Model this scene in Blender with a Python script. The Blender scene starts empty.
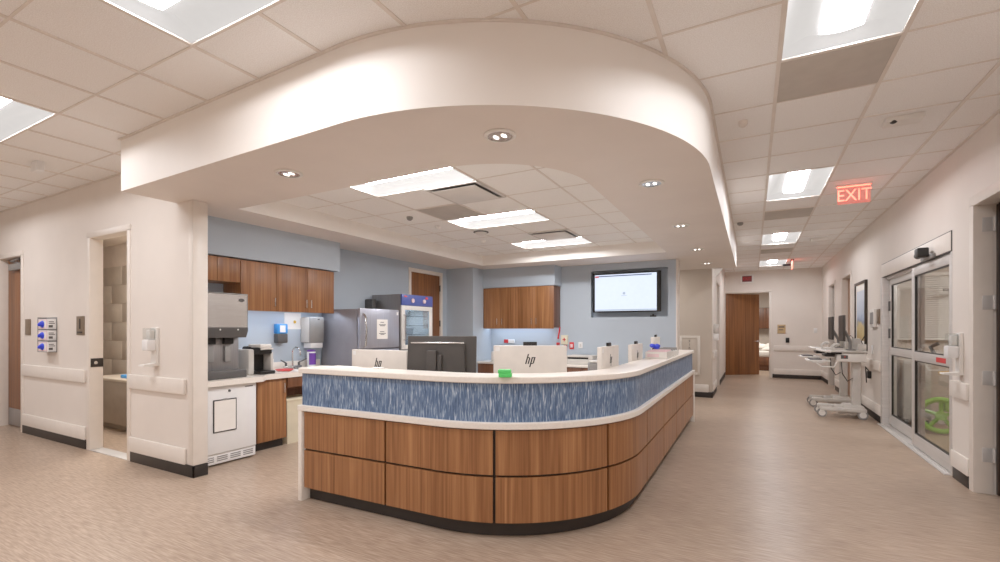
import bpy, bmesh, math, random
from mathutils import Vector, Matrix
random.seed(7)
PI = math.pi
scn = bpy.context.scene
COL = scn.collection
H = 3.07          # main ceiling
SOF = 2.61        # underside of the bulkhead

# ------------------------------------------------------------------ materials
def lin(c):
    return tuple((v/12.92 if v <= .04045 else ((v+.055)/1.055)**2.4) for v in (x/255 for x in c))
def base_mat(name):
    m = bpy.data.materials.new(name); m.use_nodes = True
    nt = m.node_tree
    return m, nt, nt.nodes['Principled BSDF']
def N(nt, t, **kw):
    n = nt.nodes.new(t)
    for k, v in kw.items():
        setattr(n, k, v)
    return n
def ramp(nt, stops, interp='LINEAR'):
    r = N(nt, 'ShaderNodeValToRGB'); cr = r.color_ramp; cr.interpolation = interp
    while len(cr.elements) < len(stops): cr.elements.new(.5)
    for e, (p, c) in zip(cr.elements, stops):
        e.position = p; e.color = (*lin(c), 1)
    return r
def coords(nt, scale, kind='Object'):
    tc = N(nt, 'ShaderNodeTexCoord'); mp = N(nt, 'ShaderNodeMapping')
    mp.inputs['Scale'].default_value = scale
    nt.links.new(tc.outputs[kind], mp.inputs['Vector'])
    return mp
def plain(name, c, rough=.5, metal=0., var=.04, scale=8., bump=0., bscale=200., spec=.5):
    m, nt, b = base_mat(name)
    mp = coords(nt, (scale,)*3)
    n = N(nt, 'ShaderNodeTexNoise'); n.inputs['Scale'].default_value = 1; n.inputs['Detail'].default_value = 3
    nt.links.new(mp.outputs[0], n.inputs['Vector'])
    lo = tuple(max(0, x*(1-var)) for x in c); hi = tuple(min(255, x*(1+var)) for x in c)
    r = ramp(nt, [(.3, lo), (.7, hi)])
    nt.links.new(n.outputs['Fac'], r.inputs['Fac']); nt.links.new(r.outputs[0], b.inputs['Base Color'])
    b.inputs['Roughness'].default_value = rough; b.inputs['Metallic'].default_value = metal
    b.inputs['Specular IOR Level'].default_value = spec
    if bump:
        n2 = N(nt, 'ShaderNodeTexNoise'); n2.inputs['Scale'].default_value = bscale
        mp2 = coords(nt, (1, 1, 1)); nt.links.new(mp2.outputs[0], n2.inputs['Vector'])
        bp = N(nt, 'ShaderNodeBump'); bp.inputs['Strength'].default_value = bump; bp.inputs['Distance'].default_value = .01
        nt.links.new(n2.outputs['Fac'], bp.inputs['Height']); nt.links.new(bp.outputs[0], b.inputs['Normal'])
    return m
def streak(name, stops, scale, rough=.45, metal=0., detail=6, distort=0., rand=True, stops2=None, scale2=None, bump=0., spec=.5):
    m, nt, b = base_mat(name)
    mp = coords(nt, scale)
    if rand:
        oi = N(nt, 'ShaderNodeObjectInfo'); mul = N(nt, 'ShaderNodeMath', operation='MULTIPLY'); mul.inputs[1].default_value = 37.
        nt.links.new(oi.outputs['Random'], mul.inputs[0]); nt.links.new(mul.outputs[0], mp.inputs['Location'])
    n = N(nt, 'ShaderNodeTexNoise'); n.inputs['Scale'].default_value = 1; n.inputs['Detail'].default_value = detail
    n.inputs['Distortion'].default_value = distort
    nt.links.new(mp.outputs[0], n.inputs['Vector'])
    r = ramp(nt, stops); nt.links.new(n.outputs['Fac'], r.inputs['Fac'])
    out = r.outputs[0]
    if stops2:
        mp2 = coords(nt, scale2); n2 = N(nt, 'ShaderNodeTexNoise'); n2.inputs['Scale'].default_value = 1; n2.inputs['Detail'].default_value = 2
        nt.links.new(mp2.outputs[0], n2.inputs['Vector'])
        r2 = ramp(nt, stops2); nt.links.new(n2.outputs['Fac'], r2.inputs['Fac'])
        mx = N(nt, 'ShaderNodeMix', data_type='RGBA', blend_type='MULTIPLY'); mx.inputs[0].default_value = 1
        nt.links.new(out, mx.inputs[6]); nt.links.new(r2.outputs[0], mx.inputs[7]); out = mx.outputs[2]
    nt.links.new(out, b.inputs['Base Color'])
    if bump:
        bp = N(nt, 'ShaderNodeBump'); bp.inputs['Strength'].default_value = bump; bp.inputs['Distance'].default_value = .004
        nt.links.new(n.outputs['Fac'], bp.inputs['Height']); nt.links.new(bp.outputs[0], b.inputs['Normal'])
    b.inputs['Roughness'].default_value = rough; b.inputs['Metallic'].default_value = metal
    b.inputs['Specular IOR Level'].default_value = spec
    return m
def glow(name, c, strength, base=None):
    m, nt, b = base_mat(name)
    mp = coords(nt, (3, 3, 3)); n = N(nt, 'ShaderNodeTexNoise'); nt.links.new(mp.outputs[0], n.inputs['Vector'])
    r = ramp(nt, [(0, tuple(x*.97 for x in c)), (1, c)]); nt.links.new(n.outputs['Fac'], r.inputs['Fac'])
    nt.links.new(r.outputs[0], b.inputs['Emission Color']); b.inputs['Emission Strength'].default_value = strength
    b.inputs['Base Color'].default_value = (*lin(base or c), 1)
    return m
def glass(name, tint=(235, 242, 240), gloss=.12):
    m = bpy.data.materials.new(name); m.use_nodes = True; nt = m.node_tree; nt.nodes.clear()
    o = N(nt, 'ShaderNodeOutputMaterial'); t = N(nt, 'ShaderNodeBsdfTransparent'); g = N(nt, 'ShaderNodeBsdfGlossy')
    t.inputs[0].default_value = (*lin(tint), 1); g.inputs['Roughness'].default_value = .03
    fr = N(nt, 'ShaderNodeLayerWeight'); fr.inputs['Blend'].default_value = .35
    mul = N(nt, 'ShaderNodeMath', operation='MULTIPLY_ADD'); mul.inputs[1].default_value = .25; mul.inputs[2].default_value = gloss*.3
    nt.links.new(fr.outputs['Fresnel'], mul.inputs[0])
    mx = N(nt, 'ShaderNodeMixShader'); nt.links.new(mul.outputs[0], mx.inputs[0])
    nt.links.new(t.outputs[0], mx.inputs[1]); nt.links.new(g.outputs[0], mx.inputs[2]); nt.links.new(mx.outputs[0], o.inputs[0])
    return m

M = {}
M['wall'] = plain('wall_paint', (229, 221, 213), .55, var=.012, scale=2, bump=.03, bscale=260)
M['wall_tan'] = plain('tan_wall_paint', (206, 193, 180), .55, var=.012, scale=2, bump=.03)
M['guard'] = plain('wall_guard_vinyl', (233, 226, 218), .4, var=.01)
M['frame'] = plain('door_frame_paint', (230, 222, 213), .4, var=.01)
M['fascia'] = plain('bulkhead_paint', (243, 238, 232), .5, var=.01, scale=2)
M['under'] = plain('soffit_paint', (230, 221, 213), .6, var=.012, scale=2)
M['blue_wall'] = plain('blue_wall_paint', (180, 192, 204), .55, var=.012, scale=2, bump=.03)
M['tile'] = plain('ceiling_tile', (248, 245, 242), .9, var=.05, scale=170, bump=.25, bscale=420, spec=.1)
M['tray_tile'] = plain('tray_ceiling_tile', (250, 247, 243), .9, var=.04, scale=170, bump=.2, bscale=420, spec=.1)
M['tee'] = plain('ceiling_grid_metal', (226, 218, 210), .5, var=.02)
M['gray_panel'] = plain('grey_return_panel', (190, 183, 174), .5, var=.02)
M['base'] = plain('dark_rubber_base', (40, 34, 31), .5, var=.06)
M['floor'] = streak('vinyl_floor', [(.28, (148, 126, 108)), (.5, (175, 153, 134)), (.72, (198, 179, 161))], (7, 105, 1), .34, detail=4, rand=False,
                    stops2=[(.3, (238, 236, 234)), (.7, (255, 255, 255))], scale2=(.7, 1.5, 1), spec=.4)
M['wood'] = streak('walnut_laminate', [(.28, (132, 84, 48)), (.5, (159, 107, 66)), (.72, (184, 132, 86))], (48, 48, 1.1), .38, detail=5,
                   stops2=[(.3, (225, 220, 215)), (.7, (255, 255, 255))], scale2=(7, 7, .4))
M['wood_dark'] = streak('dark_walnut_laminate', [(.25, (96, 60, 40)), (.5, (120, 77, 52)), (.75, (140, 92, 64))], (42, 42, 1.1), .42, detail=5,
                   stops2=[(.3, (215, 210, 205)), (.7, (255, 255, 255))], scale2=(7, 7, .4))
M['door_wood'] = streak('door_veneer', [(.25, (110, 66, 34)), (.5, (138, 87, 48)), (.75, (160, 106, 60))], (30, 30, .8), .4, detail=5,
                   stops2=[(.3, (218, 214, 210)), (.7, (255, 255, 255))], scale2=(6, 6, .3))
M['dark_wood'] = streak('dark_brown_veneer', [(.3, (36, 26, 20)), (.7, (58, 42, 32))], (30, 30, .8), .4)  # very dark brown wood of the right-hand leaf and picture frame
M['blue_panel'] = streak('blue_wave_panel', [(.30, (58, 84, 120)), (.46, (84, 110, 146)), (.56, (112, 136, 168)), (.63, (160, 179, 200)), (.72, (196, 209, 222))],
                         (120, 120, 12), .4, detail=3, distort=.8, rand=False)
M['solid'] = plain('white_solid_surface', (240, 233, 224), .3, var=.015, scale=60)
M['white'] = plain('white_enamel', (236, 236, 236), .35, var=.01)
M['white_plastic'] = plain('white_plastic', (232, 229, 224), .4, var=.01)
M['cream'] = plain('cream_plastic', (222, 212, 186), .45, var=.02)
M['light_gray'] = plain('light_grey_plastic', (206, 202, 196), .45, var=.02)
M['gray'] = plain('mid_grey_plastic', (140, 138, 136), .5, var=.03)
M['dgray'] = plain('dark_grey_plastic', (82, 80, 79), .45, var=.04)
M['black'] = plain('black_plastic', (24, 23, 23), .4, var=.1)
M['monitor'] = plain('charcoal_plastic', (66, 62, 59), .55, var=.03)
M['silver'] = plain('silver_housing', (226, 220, 213), .4, metal=.0, var=.02)
M['steel'] = streak('brushed_steel', [(.2, (222, 220, 218)), (.8, (244, 243, 242))], (3, 3, 120), .22, metal=.85, detail=3)
M['steel_dark'] = streak('dark_brushed_steel', [(.2, (146, 144, 144)), (.8, (172, 170, 171))], (120, 120, 3), .38, metal=.7, detail=3)
M['fridge_side'] = plain('grey_fridge_side', (150, 149, 156), .45, metal=.3, var=.02)
M['fridge_door'] = streak('blue_grey_steel_door', [(.2, (172, 175, 188)), (.8, (190, 193, 206))], (120, 120, 3), .33, metal=.6, detail=3)
M['hinge'] = plain('satin_hinge_metal', (206, 204, 202), .4, metal=.3)
M['alu'] = streak('anodised_aluminium', [(.2, (204, 201, 198)), (.8, (220, 217, 214))], (3, 3, 90), .38, metal=.3, detail=2)
M['chrome'] = plain('chrome', (215, 215, 215), .15, metal=1., var=.02)
M['glass'] = glass('clear_glass', (238, 238, 238))
M['oven_glass'] = glass('cabinet_glass', (212, 224, 234), .45)
M['acrylic'] = glass('clear_acrylic', (246, 248, 248), .2)
M['lens'] = glow('light_lens', (250, 249, 252), 17.5)
M['reflector'] = glow('glowing_reflector', (255, 250, 246), .27, base=(52, 51, 51))  # faint emission over a dark base stands in for light from the lens
M['tray_glow_reflector'] = glow('glowing_tray_reflector', (255, 250, 247), .34, base=(100, 100, 100))  # same painted-in glow, set brighter for the tray lights
M['tray_lens'] = glow('tray_light_lens', (252, 250, 251), 23.)
M['bulb'] = glow('downlight_bulb', (255, 248, 238), 1.6)
M['cool_strip'] = glow('cool_light_strip', (222, 236, 255), 5.)
M['screen'] = glow('television_screen_glow', (222, 233, 255), .50, base=(20, 20, 20))
M['screen_bar'] = glow('screen_blue_bar', (58, 74, 130), .3, base=(20, 20, 20))
M['screen_red'] = glow('screen_red_tab', (225, 80, 90), .35, base=(20, 20, 20))
M['screen_gray'] = glow('screen_grey_mark', (180, 194, 214), .42, base=(20, 20, 20))
M['red_glow'] = glow('red_exit_glow', (255, 112, 92), 1.3)
m = bpy.data.materials.new('exit_acrylic_panel'); m.use_nodes = True; nt = m.node_tree; nt.nodes.clear()
o = N(nt, 'ShaderNodeOutputMaterial'); t = N(nt, 'ShaderNodeBsdfTransparent'); g = N(nt, 'ShaderNodeEmission'); mx = N(nt, 'ShaderNodeMixShader')
nz = N(nt, 'ShaderNodeTexNoise'); nz.inputs['Scale'].default_value = 9; rr_ = ramp(nt, [(.3, (214, 96, 84)), (.7, (230, 128, 114))])
nt.links.new(nz.outputs['Fac'], rr_.inputs['Fac']); nt.links.new(rr_.outputs[0], g.inputs[0]); g.inputs[1].default_value = .5
mx.inputs[0].default_value = .5; nt.links.new(t.outputs[0], mx.inputs[1]); nt.links.new(g.outputs[0], mx.inputs[2]); nt.links.new(mx.outputs[0], o.inputs[0])
M['exit_panel'] = m
M['red_led'] = glow('red_led_line', (255, 60, 44), 7.)
M['red'] = plain('red_plastic', (205, 42, 48), .4)
M['dark_red'] = plain('dark_red_lens', (110, 28, 30), .35)
M['pink_red'] = plain('coral_red_plastic', (228, 84, 84), .4)
M['green'] = plain('lime_green_plastic', (150, 200, 92), .4)
M['note_green'] = plain('green_paper_pad', (84, 214, 108), .6)
M['blue'] = plain('blue_plastic', (38, 92, 190), .4)
M['sky_blue'] = plain('bright_blue_label', (60, 150, 226), .4)
M['glove'] = plain('blue_glove_rubber', (46, 70, 226), .5)
M['purple'] = plain('purple_label', (108, 58, 160), .5)
M['yellow'] = plain('yellow_plastic', (226, 176, 48), .4)
M['paper'] = plain('paper', (240, 236, 230), .8, var=.01)
M['pink_paper'] = plain('pink_form_paper', (232, 206, 210), .8, var=.02)
M['ink'] = plain('ink', (90, 88, 88), .8)
M['bronze'] = plain('bronze_sign_plate', (128, 112, 94), .45, metal=.3)
M['tan'] = plain('tan_sign_plate', (196, 168, 126), .5)
M['control_blue'] = plain('blue_control_panel', (82, 96, 168), .35)
M['linen'] = plain('white_linen', (226, 221, 214), .9, var=.03, bump=.3, bscale=30)
M['tile_wall'] = plain('beige_wall_tile', (178, 166, 152), .4, var=.03)
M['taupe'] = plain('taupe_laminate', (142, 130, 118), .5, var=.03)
M['blind'] = plain('white_blind_slat', (232, 228, 222), .5, var=.02)
M['room_wall'] = plain('room_wall_paint', (206, 194, 182), .6, var=.02)
M['tan_door'] = streak('tan_door_veneer', [(.25, (160, 120, 92)), (.75, (186, 146, 116))], (30, 30, .8), .45)

# picture on the corridor wall: blue and gold landscape
m, nt, b = base_mat('landscape_print')
mp = coords(nt, (1, 1, 1)); sx = N(nt, 'ShaderNodeSeparateXYZ'); nt.links.new(mp.outputs[0], sx.inputs[0])
nz = N(nt, 'ShaderNodeTexNoise'); nz.inputs['Scale'].default_value = 5; nt.links.new(mp.outputs[0], nz.inputs['Vector'])
ad = N(nt, 'ShaderNodeMath', operation='MULTIPLY_ADD'); ad.inputs[1].default_value = .35
nt.links.new(nz.outputs['Fac'], ad.inputs[0]); nt.links.new(sx.outputs['Z'], ad.inputs[2])
r = ramp(nt, [(.25, (196, 164, 92)), (.42, (214, 196, 140)), (.5, (120, 140, 176)), (.62, (176, 196, 222)), (.9, (206, 216, 232))])
nt.links.new(ad.outputs[0], r.inputs['Fac']); nt.links.new(r.outputs[0], b.inputs['Base Color']); b.inputs['Roughness'].default_value = .3
M['print'] = m

# ------------------------------------------------------------------ mesh builder
class MB:
    def __init__(s): s.bm = bmesh.new()
    def _xf(s, vs, T):
        if T is not None: bmesh.ops.transform(s.bm, matrix=T, verts=vs)
    def box(s, x0, x1, y0, y1, z0, z1, bev=0., T=None, seg=2):
        r = bmesh.ops.create_cube(s.bm, size=1); vs = r['verts']
        for v in vs:
            v.co = Vector(((x0+x1)/2+v.co.x*(x1-x0), (y0+y1)/2+v.co.y*(y1-y0), (z0+z1)/2+v.co.z*(z1-z0)))
        if bev:
            es = list({e for v in vs for e in v.link_edges})
            rb = bmesh.ops.bevel(s.bm, geom=es, offset=bev, segments=seg, affect='EDGES', profile=.5)
            vs = list({v for f in rb['faces'] for v in f.verts} | {v for v in vs if v.is_valid})
            seen = set(vs); st = list(vs)
            while st:
                for e in st.pop().link_edges:
                    for w in e.verts:
                        if w not in seen: seen.add(w); st.append(w)
            vs = list(seen)
        s._xf(vs, T); return s
    def loft(s, rings, closed=True, cap=True):
        vr = [[s.bm.verts.new(p) for p in r] for r in rings]
        n = len(rings[0])
        for a, b in zip(vr, vr[1:]):
            for i in range(n if closed else n-1):
                j = (i+1) % n
                try: s.bm.faces.new((a[i], a[j], b[j], b[i]))
                except ValueError: pass
        if cap and closed:
            for r in (vr[0][::-1], vr[-1]):
                try: s.bm.faces.new(r)
                except ValueError: pass
        return s
    def cyl(s, p0, p1, r0, r1=None, seg=16, cap=True):
        r1 = r0 if r1 is None else r1
        p0, p1 = Vector(p0), Vector(p1); d = (p1-p0).normalized()
        a = d.orthogonal().normalized(); b = d.cross(a)
        ring = lambda p, r: [p+(a*math.cos(t)+b*math.sin(t))*r for t in (2*PI*i/seg for i in range(seg))]
        return s.loft([ring(p0, r0), ring(p1, r1)], cap=cap)
    def tube(s, pts, r, seg=8):
        P = [Vector(p) for p in pts]; rr = r if isinstance(r, (list, tuple)) else [r]*len(P)
        rings = []; a = None
        for i, p in enumerate(P):
            d = (P[min(i+1, len(P)-1)]-P[max(i-1, 0)]).normalized()
            a = d.orthogonal().normalized() if a is None else (a-d*a.dot(d)).normalized()
            b = d.cross(a)
            rings.append([p+(a*math.cos(t)+b*math.sin(t))*rr[i] for t in (2*PI*k/seg for k in range(seg))])
        return s.loft(rings)
    def lathe(s, prof, c=(0, 0, 0), seg=24, T=None, cap=True):
        c = Vector(c); n0 = len(s.bm.verts)
        rings = [[c+Vector((r*math.cos(2*PI*i/seg), r*math.sin(2*PI*i/seg), z)) for i in range(seg)] for r, z in prof]
        s.loft(rings, cap=cap)
        s.bm.verts.ensure_lookup_table(); s._xf(s.bm.verts[n0:], T); return s
    def prism(s, pts, d0, d1, axis='z'):
        f = {'z': lambda p, d: (p[0], p[1], d), 'y': lambda p, d: (p[0], d, p[1]), 'x': lambda p, d: (d, p[0], p[1])}[axis]
        return s.loft([[Vector(f(p, d0)) for p in pts], [Vector(f(p, d1)) for p in pts]])
    def face(s, pts):
        s.bm.faces.new([s.bm.verts.new(p) for p in pts]); return s
    def ball(s, c, r, sc=(1, 1, 1), seg=16):
        n0 = len(s.bm.verts)
        bmesh.ops.create_uvsphere(s.bm, u_segments=seg, v_segments=max(6, seg//2), radius=r,
                                  matrix=Matrix.Translation(c) @ Matrix.Diagonal((*sc, 1)))
        return s
    def build(s, name, mat, parent=None, ang=35, loc=None, fix=True):
        if fix: bmesh.ops.recalc_face_normals(s.bm, faces=s.bm.faces[:])
        me = bpy.data.meshes.new(name); s.bm.to_mesh(me); s.bm.free()
        me.materials.append(mat)
        for p in me.polygons: p.use_smooth = True
        me.set_sharp_from_angle(angle=math.radians(ang))
        o = bpy.data.objects.new(name, me); COL.objects.link(o)
        if parent: o.parent = parent
        if loc: o.location = loc
        return o

def tag(o, label, cat, group=None):
    o['label'] = label; o['category'] = cat
    if group: o['group'] = group
    return o
def thing(name, label, cat, loc=(0, 0, 0), rz=0., group=None):
    o = bpy.data.objects.new(name, None); COL.objects.link(o); o.empty_display_size = .1
    o.location = loc; o.rotation_euler = (0, 0, rz)
    return tag(o, label, cat, group)
def struct(o):
    o['kind'] = 'structure'; return o
def struct_empty(name, loc=(0, 0, 0), rz=0.):
    o = bpy.data.objects.new(name, None); COL.objects.link(o); o.empty_display_size = .1
    o.location = loc; o.rotation_euler = (0, 0, rz); return struct(o)
def dup(root, label, loc, rz=None, group=None):
    r = root.copy(); COL.objects.link(r); r.location = loc
    if rz is not None: r.rotation_euler = (0, 0, rz)
    r['label'] = label
    if group: r['group'] = group
    for ch in list(root.children):
        c = ch.copy(); COL.objects.link(c); c.parent = r
        for g in list(ch.children):
            d = g.copy(); COL.objects.link(d); d.parent = c
    return r
def dup1(o, label, loc, rz=None):
    c = o.copy(); COL.objects.link(c); c.location = loc
    if rz is not None: c.rotation_euler = (0, 0, rz)
    c['label'] = label; return c
def text_part(name, body, size, mat, parent, loc, rot, extrude=.0008, sx=1., align='CENTER'):
    cu = bpy.data.curves.new('lettering', 'FONT'); cu.body = body; cu.size = size; cu.extrude = extrude
    cu.align_x = align; cu.align_y = 'CENTER'
    t = bpy.data.objects.new('lettering', cu); COL.objects.link(t)
    bpy.context.view_layer.update()
    me = bpy.data.meshes.new_from_object(t.evaluated_get(bpy.context.evaluated_depsgraph_get()))
    bpy.data.objects.remove(t); me.materials.clear(); me.materials.append(mat)
    o = bpy.data.objects.new(name, me); COL.objects.link(o); o.parent = parent
    o.location = loc; o.rotation_euler = rot; o.scale = (sx, 1, 1)
    return o
FRONT = (PI/2, 0, 0)      # lettering that reads from -y

# ------------------------------------------------------------------ room shell
XR = 1.67; YL = 2.5; YF = 15.4; XW = -5.5; YB = 8.65
def wall_x(name, x0, x1, y0, y1, z1, mat, opens=()):      # wall running along x
    mb = MB(); x = x0
    for a, b_, zt, *zb in sorted(opens):
        if a > x: mb.box(x, a, y0, y1, 0, z1)
        mb.box(a, b_, y0, y1, zt, z1)
        if zb: mb.box(a, b_, y0, y1, 0, zb[0])
        x = b_
    if x < x1: mb.box(x, x1, y0, y1, 0, z1)
    return struct(mb.build(name, mat))
def wall_y(name, x0, x1, y0, y1, z1, mat, opens=()):      # wall running along y
    mb = MB(); y = y0
    for a, b_, zt, *zb in sorted(opens):
        if a > y: mb.box(x0, x1, y, a, 0, z1)
        mb.box(x0, x1, a, b_, zt, z1)
        y = b_
    if y < y1: mb.box(x0, x1, y, y1, 0, z1)
    return struct(mb.build(name, mat))

mb = MB(); mb.box(-11.2, 6.2, -2.8, 20.2, -.1, 0)
struct(mb.build('floor', M['floor']))

GX0, GY0, T_ = .145, 2.79, .61
lights_corr = [(GX0, y) for y in (-1.48, 2.18, 5.84, 9.50, 13.16)]              # 2x4 along y: x..x+.61, y..y+1.22
lights_left = [(-2.905, .96), (-5.955, .96), (-9.005, .96), (-2.905, -1.48), (-5.955, -1.48), (-9.005, -1.48)]   # 2x4 along x
grilles = [(GX0, 3.40), (GX0, 7.67), (GX0, 11.33)]
def in_light(x, y):
    for lx, ly in lights_corr:
        if lx < x < lx+.61 and ly < y < ly+1.22: return True
    for lx, ly in lights_left:
        if lx < x < lx+1.22 and ly < y < ly+.61: return True
    return False
gx = sorted({-11.0, XR} | {GX0+T_*k for k in range(-30, 6) if -11 < GX0+T_*k < XR})
gy = sorted({-2.6, YF} | {GY0+T_*k for k in range(-12, 30) if -2.6 < GY0+T_*k < YF})
mb = MB()
for a, b_ in zip(gx, gx[1:]):
    for c, d in zip(gy, gy[1:]):
        if not in_light((a+b_)/2, (c+d)/2):
            mb.face([(a, c, H), (a, d, H), (b_, d, H), (b_, c, H)])
bmesh.ops.remove_doubles(mb.bm, verts=mb.bm.verts[:], dist=.001)
struct(mb.build('ceiling', M['tile'], fix=False))
mb = MB(); w = .012
def in_light_n(x, y): return in_light(x, y)
for x in gx[1:-1]:
    st = None
    for c, d in list(zip(gy, gy[1:]))+[(None, None)]:
        ok = c is not None and not (in_light_n(x-.02, (c+d)/2) and in_light_n(x+.02, (c+d)/2))
        if ok and st is None: st = c
        if ok: en = d
        if not ok and st is not None:
            mb.box(x-w, x+w, st, en, H-.007, H+.003); st = None
for y in gy[1:-1]:
    st = None
    for a, b_ in list(zip(gx, gx[1:]))+[(None, None)]:
        ok = a is not None and not (in_light_n((a+b_)/2, y-.02) and in_light_n((a+b_)/2, y+.02))
        if ok and st is None: st = a
        if ok: en = b_
        if not ok and st is not None:
            mb.box(st, en, y-w*.55, y+w*.55, H-.005, H+.002); st = None
mb.box(XR-.02, XR, -2.6, YF, H-.01, H+.002); mb.box(-11, -4.6, YL-.02, YL, H-.01, H+.002); mb.box(-.8, XR, YF-.02, YF, H-.01, H+.002)
struct(mb.build('trim_1', M['tee']))

wall_x('wall_left', -11.0, -4.615, YL, 2.62, H, M['wall'], [(-9.50, -8.69, 2.40), (-6.71, -5.83, 2.45)])
wall_y('wall_right', XR, 1.82, -2.6, YF, H, M['wall'], [(4.5, 5.45, 2.46), (5.97, 8.62, 2.30), (11.15, 12.17, 2.46), (13.13, 14.1, 2.48)])
wall_x('wall_far', -.87, 1.82, YF, 15.55, H, M['wall'], [(-.72, .43, 2.45)])
wall_y('wall_corridor', -.87, -.72, 10.5, YF, H, M['wall'], [(11.6, 12.6, 2.45)])
wall_x('wall_passage', -3.0, -.72, 10.35, 10.5, H, M['wall_tan'])
wall_x('wall_back', -11.2, 1.82, -2.8, -2.6, H, M['wall'])
wall_y('wall_side', -11.2, -11.0, -2.6, 2.62, H, M['wall'])
wall_y('wall_station_left', -5.65, XW, 2.62, YB, SOF, M['blue_wall'], [(6.75, 7.69, 2.46)])
mb = MB()
for a, b_, c, d in ((-5.65, -2.70, 0, SOF), (-1.31, -1.175, 0, SOF), (-2.70, -1.31, 0, 1.61), (-2.70, -1.31, 2.485, SOF)):
    mb.box(a, b_, YB, 8.92, c, d)
mb.box(-2.70, -1.31, 8.80, 8.92, 1.61, 2.485)
struct(mb.build('wall_station_back', M['blue_wall']))
mb = MB(); mb.box(XW, -4.87, 7.9, YB, 0, SOF); struct(mb.build('wall_chase', M['blue_wall']))
mb = MB(); mb.box(-1.176, -1.15, YB-.012, 8.93, 0, SOF, .004); struct(mb.build('trim_2', M['frame']))     # corner guard at the end of the blue wall
wall_y('wall_passage_end', -3.15, -3.0, 8.92, 10.5, H, M['wall_tan'])
mb = MB(); mb.box(XW, -5.13, 2.62, 4.746, 2.205, SOF); mb.box(-4.87, -3.30, 8.29, YB, 2.225, SOF)
struct(mb.build('trim_3', M['blue_wall']))          # blue soffits above the wall cabinets

# white cap on the end of the left wall
mb = MB(); mb.box(-4.622, -4.60, 2.487, 2.622, .115, 2.595, .004); mb.box(-4.68, -4.61, 2.487, 2.501, .115, 2.595, .004)
struct(mb.build('trim_4', M['frame']))

# bulkhead
def arc_path(cx, cy, R, x0, y1, n=40):
    pts = [(x0, cy-R+(.065 if R > 1.5 else 0))]
    for i in range(n+1):
        a = -PI/2+PI/2*i/n; pts.append((cx+R*math.cos(a), cy+R*math.sin(a)))
    pts.append((cx+R, y1)); return pts
bp_ = arc_path(-2.13, 3.83, 1.85, -4.9, 10.4)
mb = MB()
mb.loft([[Vector((x, y, SOF)) for x, y in bp_], [Vector((x, y, H-.003)) for x, y in bp_]], closed=False)
mb.face([(-4.9, 2.045, SOF), (-4.9, 2.045, H-.003), (-4.9, YL, H-.003), (-4.9, YL, SOF)])
mb.face([(-.28, 10.4, SOF), (-.28, 10.4, H-.003), (-.9, 10.4, H-.003), (-.9, 10.4, SOF)])
bmesh.ops.remove_doubles(mb.bm, verts=mb.bm.verts[:], dist=.0005)
struct(mb.build('trim_5', M['fascia'], ang=40, fix=False))
# thin shadow-line trim where the fascia meets the ceiling
bp2 = arc_path(-2.13, 3.83, 1.868, -4.918, 10.41)
mb = MB()
rings = []
for (x, y), (x2, y2) in zip(bp_, bp2):
    rings.append([Vector((x, y, H-.012)), Vector((x2, y2, H-.012)), Vector((x2, y2, H-.001)), Vector((x, y, H-.001))])
mb.loft(rings); struct(mb.build('trim_6', M['tee']))
tray = arc_path(-2.06, 3.77, .86, -4.58, 7.78, 30)+[(-4.58, 7.78)]
outer = bp_+[(-3.0, 10.4), (-3.0, YB), (XW, YB), (XW, 2.55), (-4.9, 2.55)]
mb = MB()
def loop(pts):
    vs = [mb.bm.verts.new((x, y, SOF)) for x, y in pts]
    return [mb.bm.edges.new((vs[i], vs[(i+1) % len(vs)])) for i in range(len(vs))]
es = loop(outer)+loop(tray)
bmesh.ops.triangle_fill(mb.bm, edges=es, use_beauty=True, use_dissolve=False)
for f in mb.bm.faces:
    if f.normal.z > 0: f.normal_flip()
struct(mb.build('trim_7', M['under'], fix=False))
TZ = 2.80
mb = MB(); tp = tray+[tray[0]]
mb.loft([[Vector((x, y, SOF)) for x, y in tp], [Vector((x, y, TZ)) for x, y in tp]], closed=False)
struct(mb.build('trim_8', M['fascia'], ang=40, fix=False))
tgx = [-4.7, -4.11, -3.50, -2.89, -2.28, -1.67, -1.15]; tgy = [2.85]+[3.15+.61*k for k in range(8)]+[7.85]
tray_lights = [(-3.50, 3.15), (-3.50, 4.98), (-3.50, 6.81)]
mb = MB()
for a, b_ in zip(tgx, tgx[1:]):
    for c, d in zip(tgy, tgy[1:]):
        if not any(lx < (a+b_)/2 < lx+1.22 and ly < (c+d)/2 < ly+.61 for lx, ly in tray_lights):
            mb.face([(a, c, TZ), (a, d, TZ), (b_, d, TZ), (b_, c, TZ)])
bmesh.ops.remove_doubles(mb.bm, verts=mb.bm.verts[:], dist=.001)
struct(mb.build('ceiling_tray', M['tray_tile'], fix=False))
mb = MB()
for x in tgx[1:-1]:
    if x == -2.89:
        for a, b_ in ((2.85, 3.15), (3.76, 4.98), (5.59, 6.81), (7.42, 7.80)): mb.box(x-.009, x+.009, a, b_, TZ-.005, TZ+.002)
    else: mb.box(x-.009, x+.009, 2.85, 7.80, TZ-.005, TZ+.002)
for y in tgy[1:-1]: mb.box(-4.6, -1.19, y-.006, y+.006, TZ-.004, TZ+.002)
struct(mb.build('trim_9', M['tee']))

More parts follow.
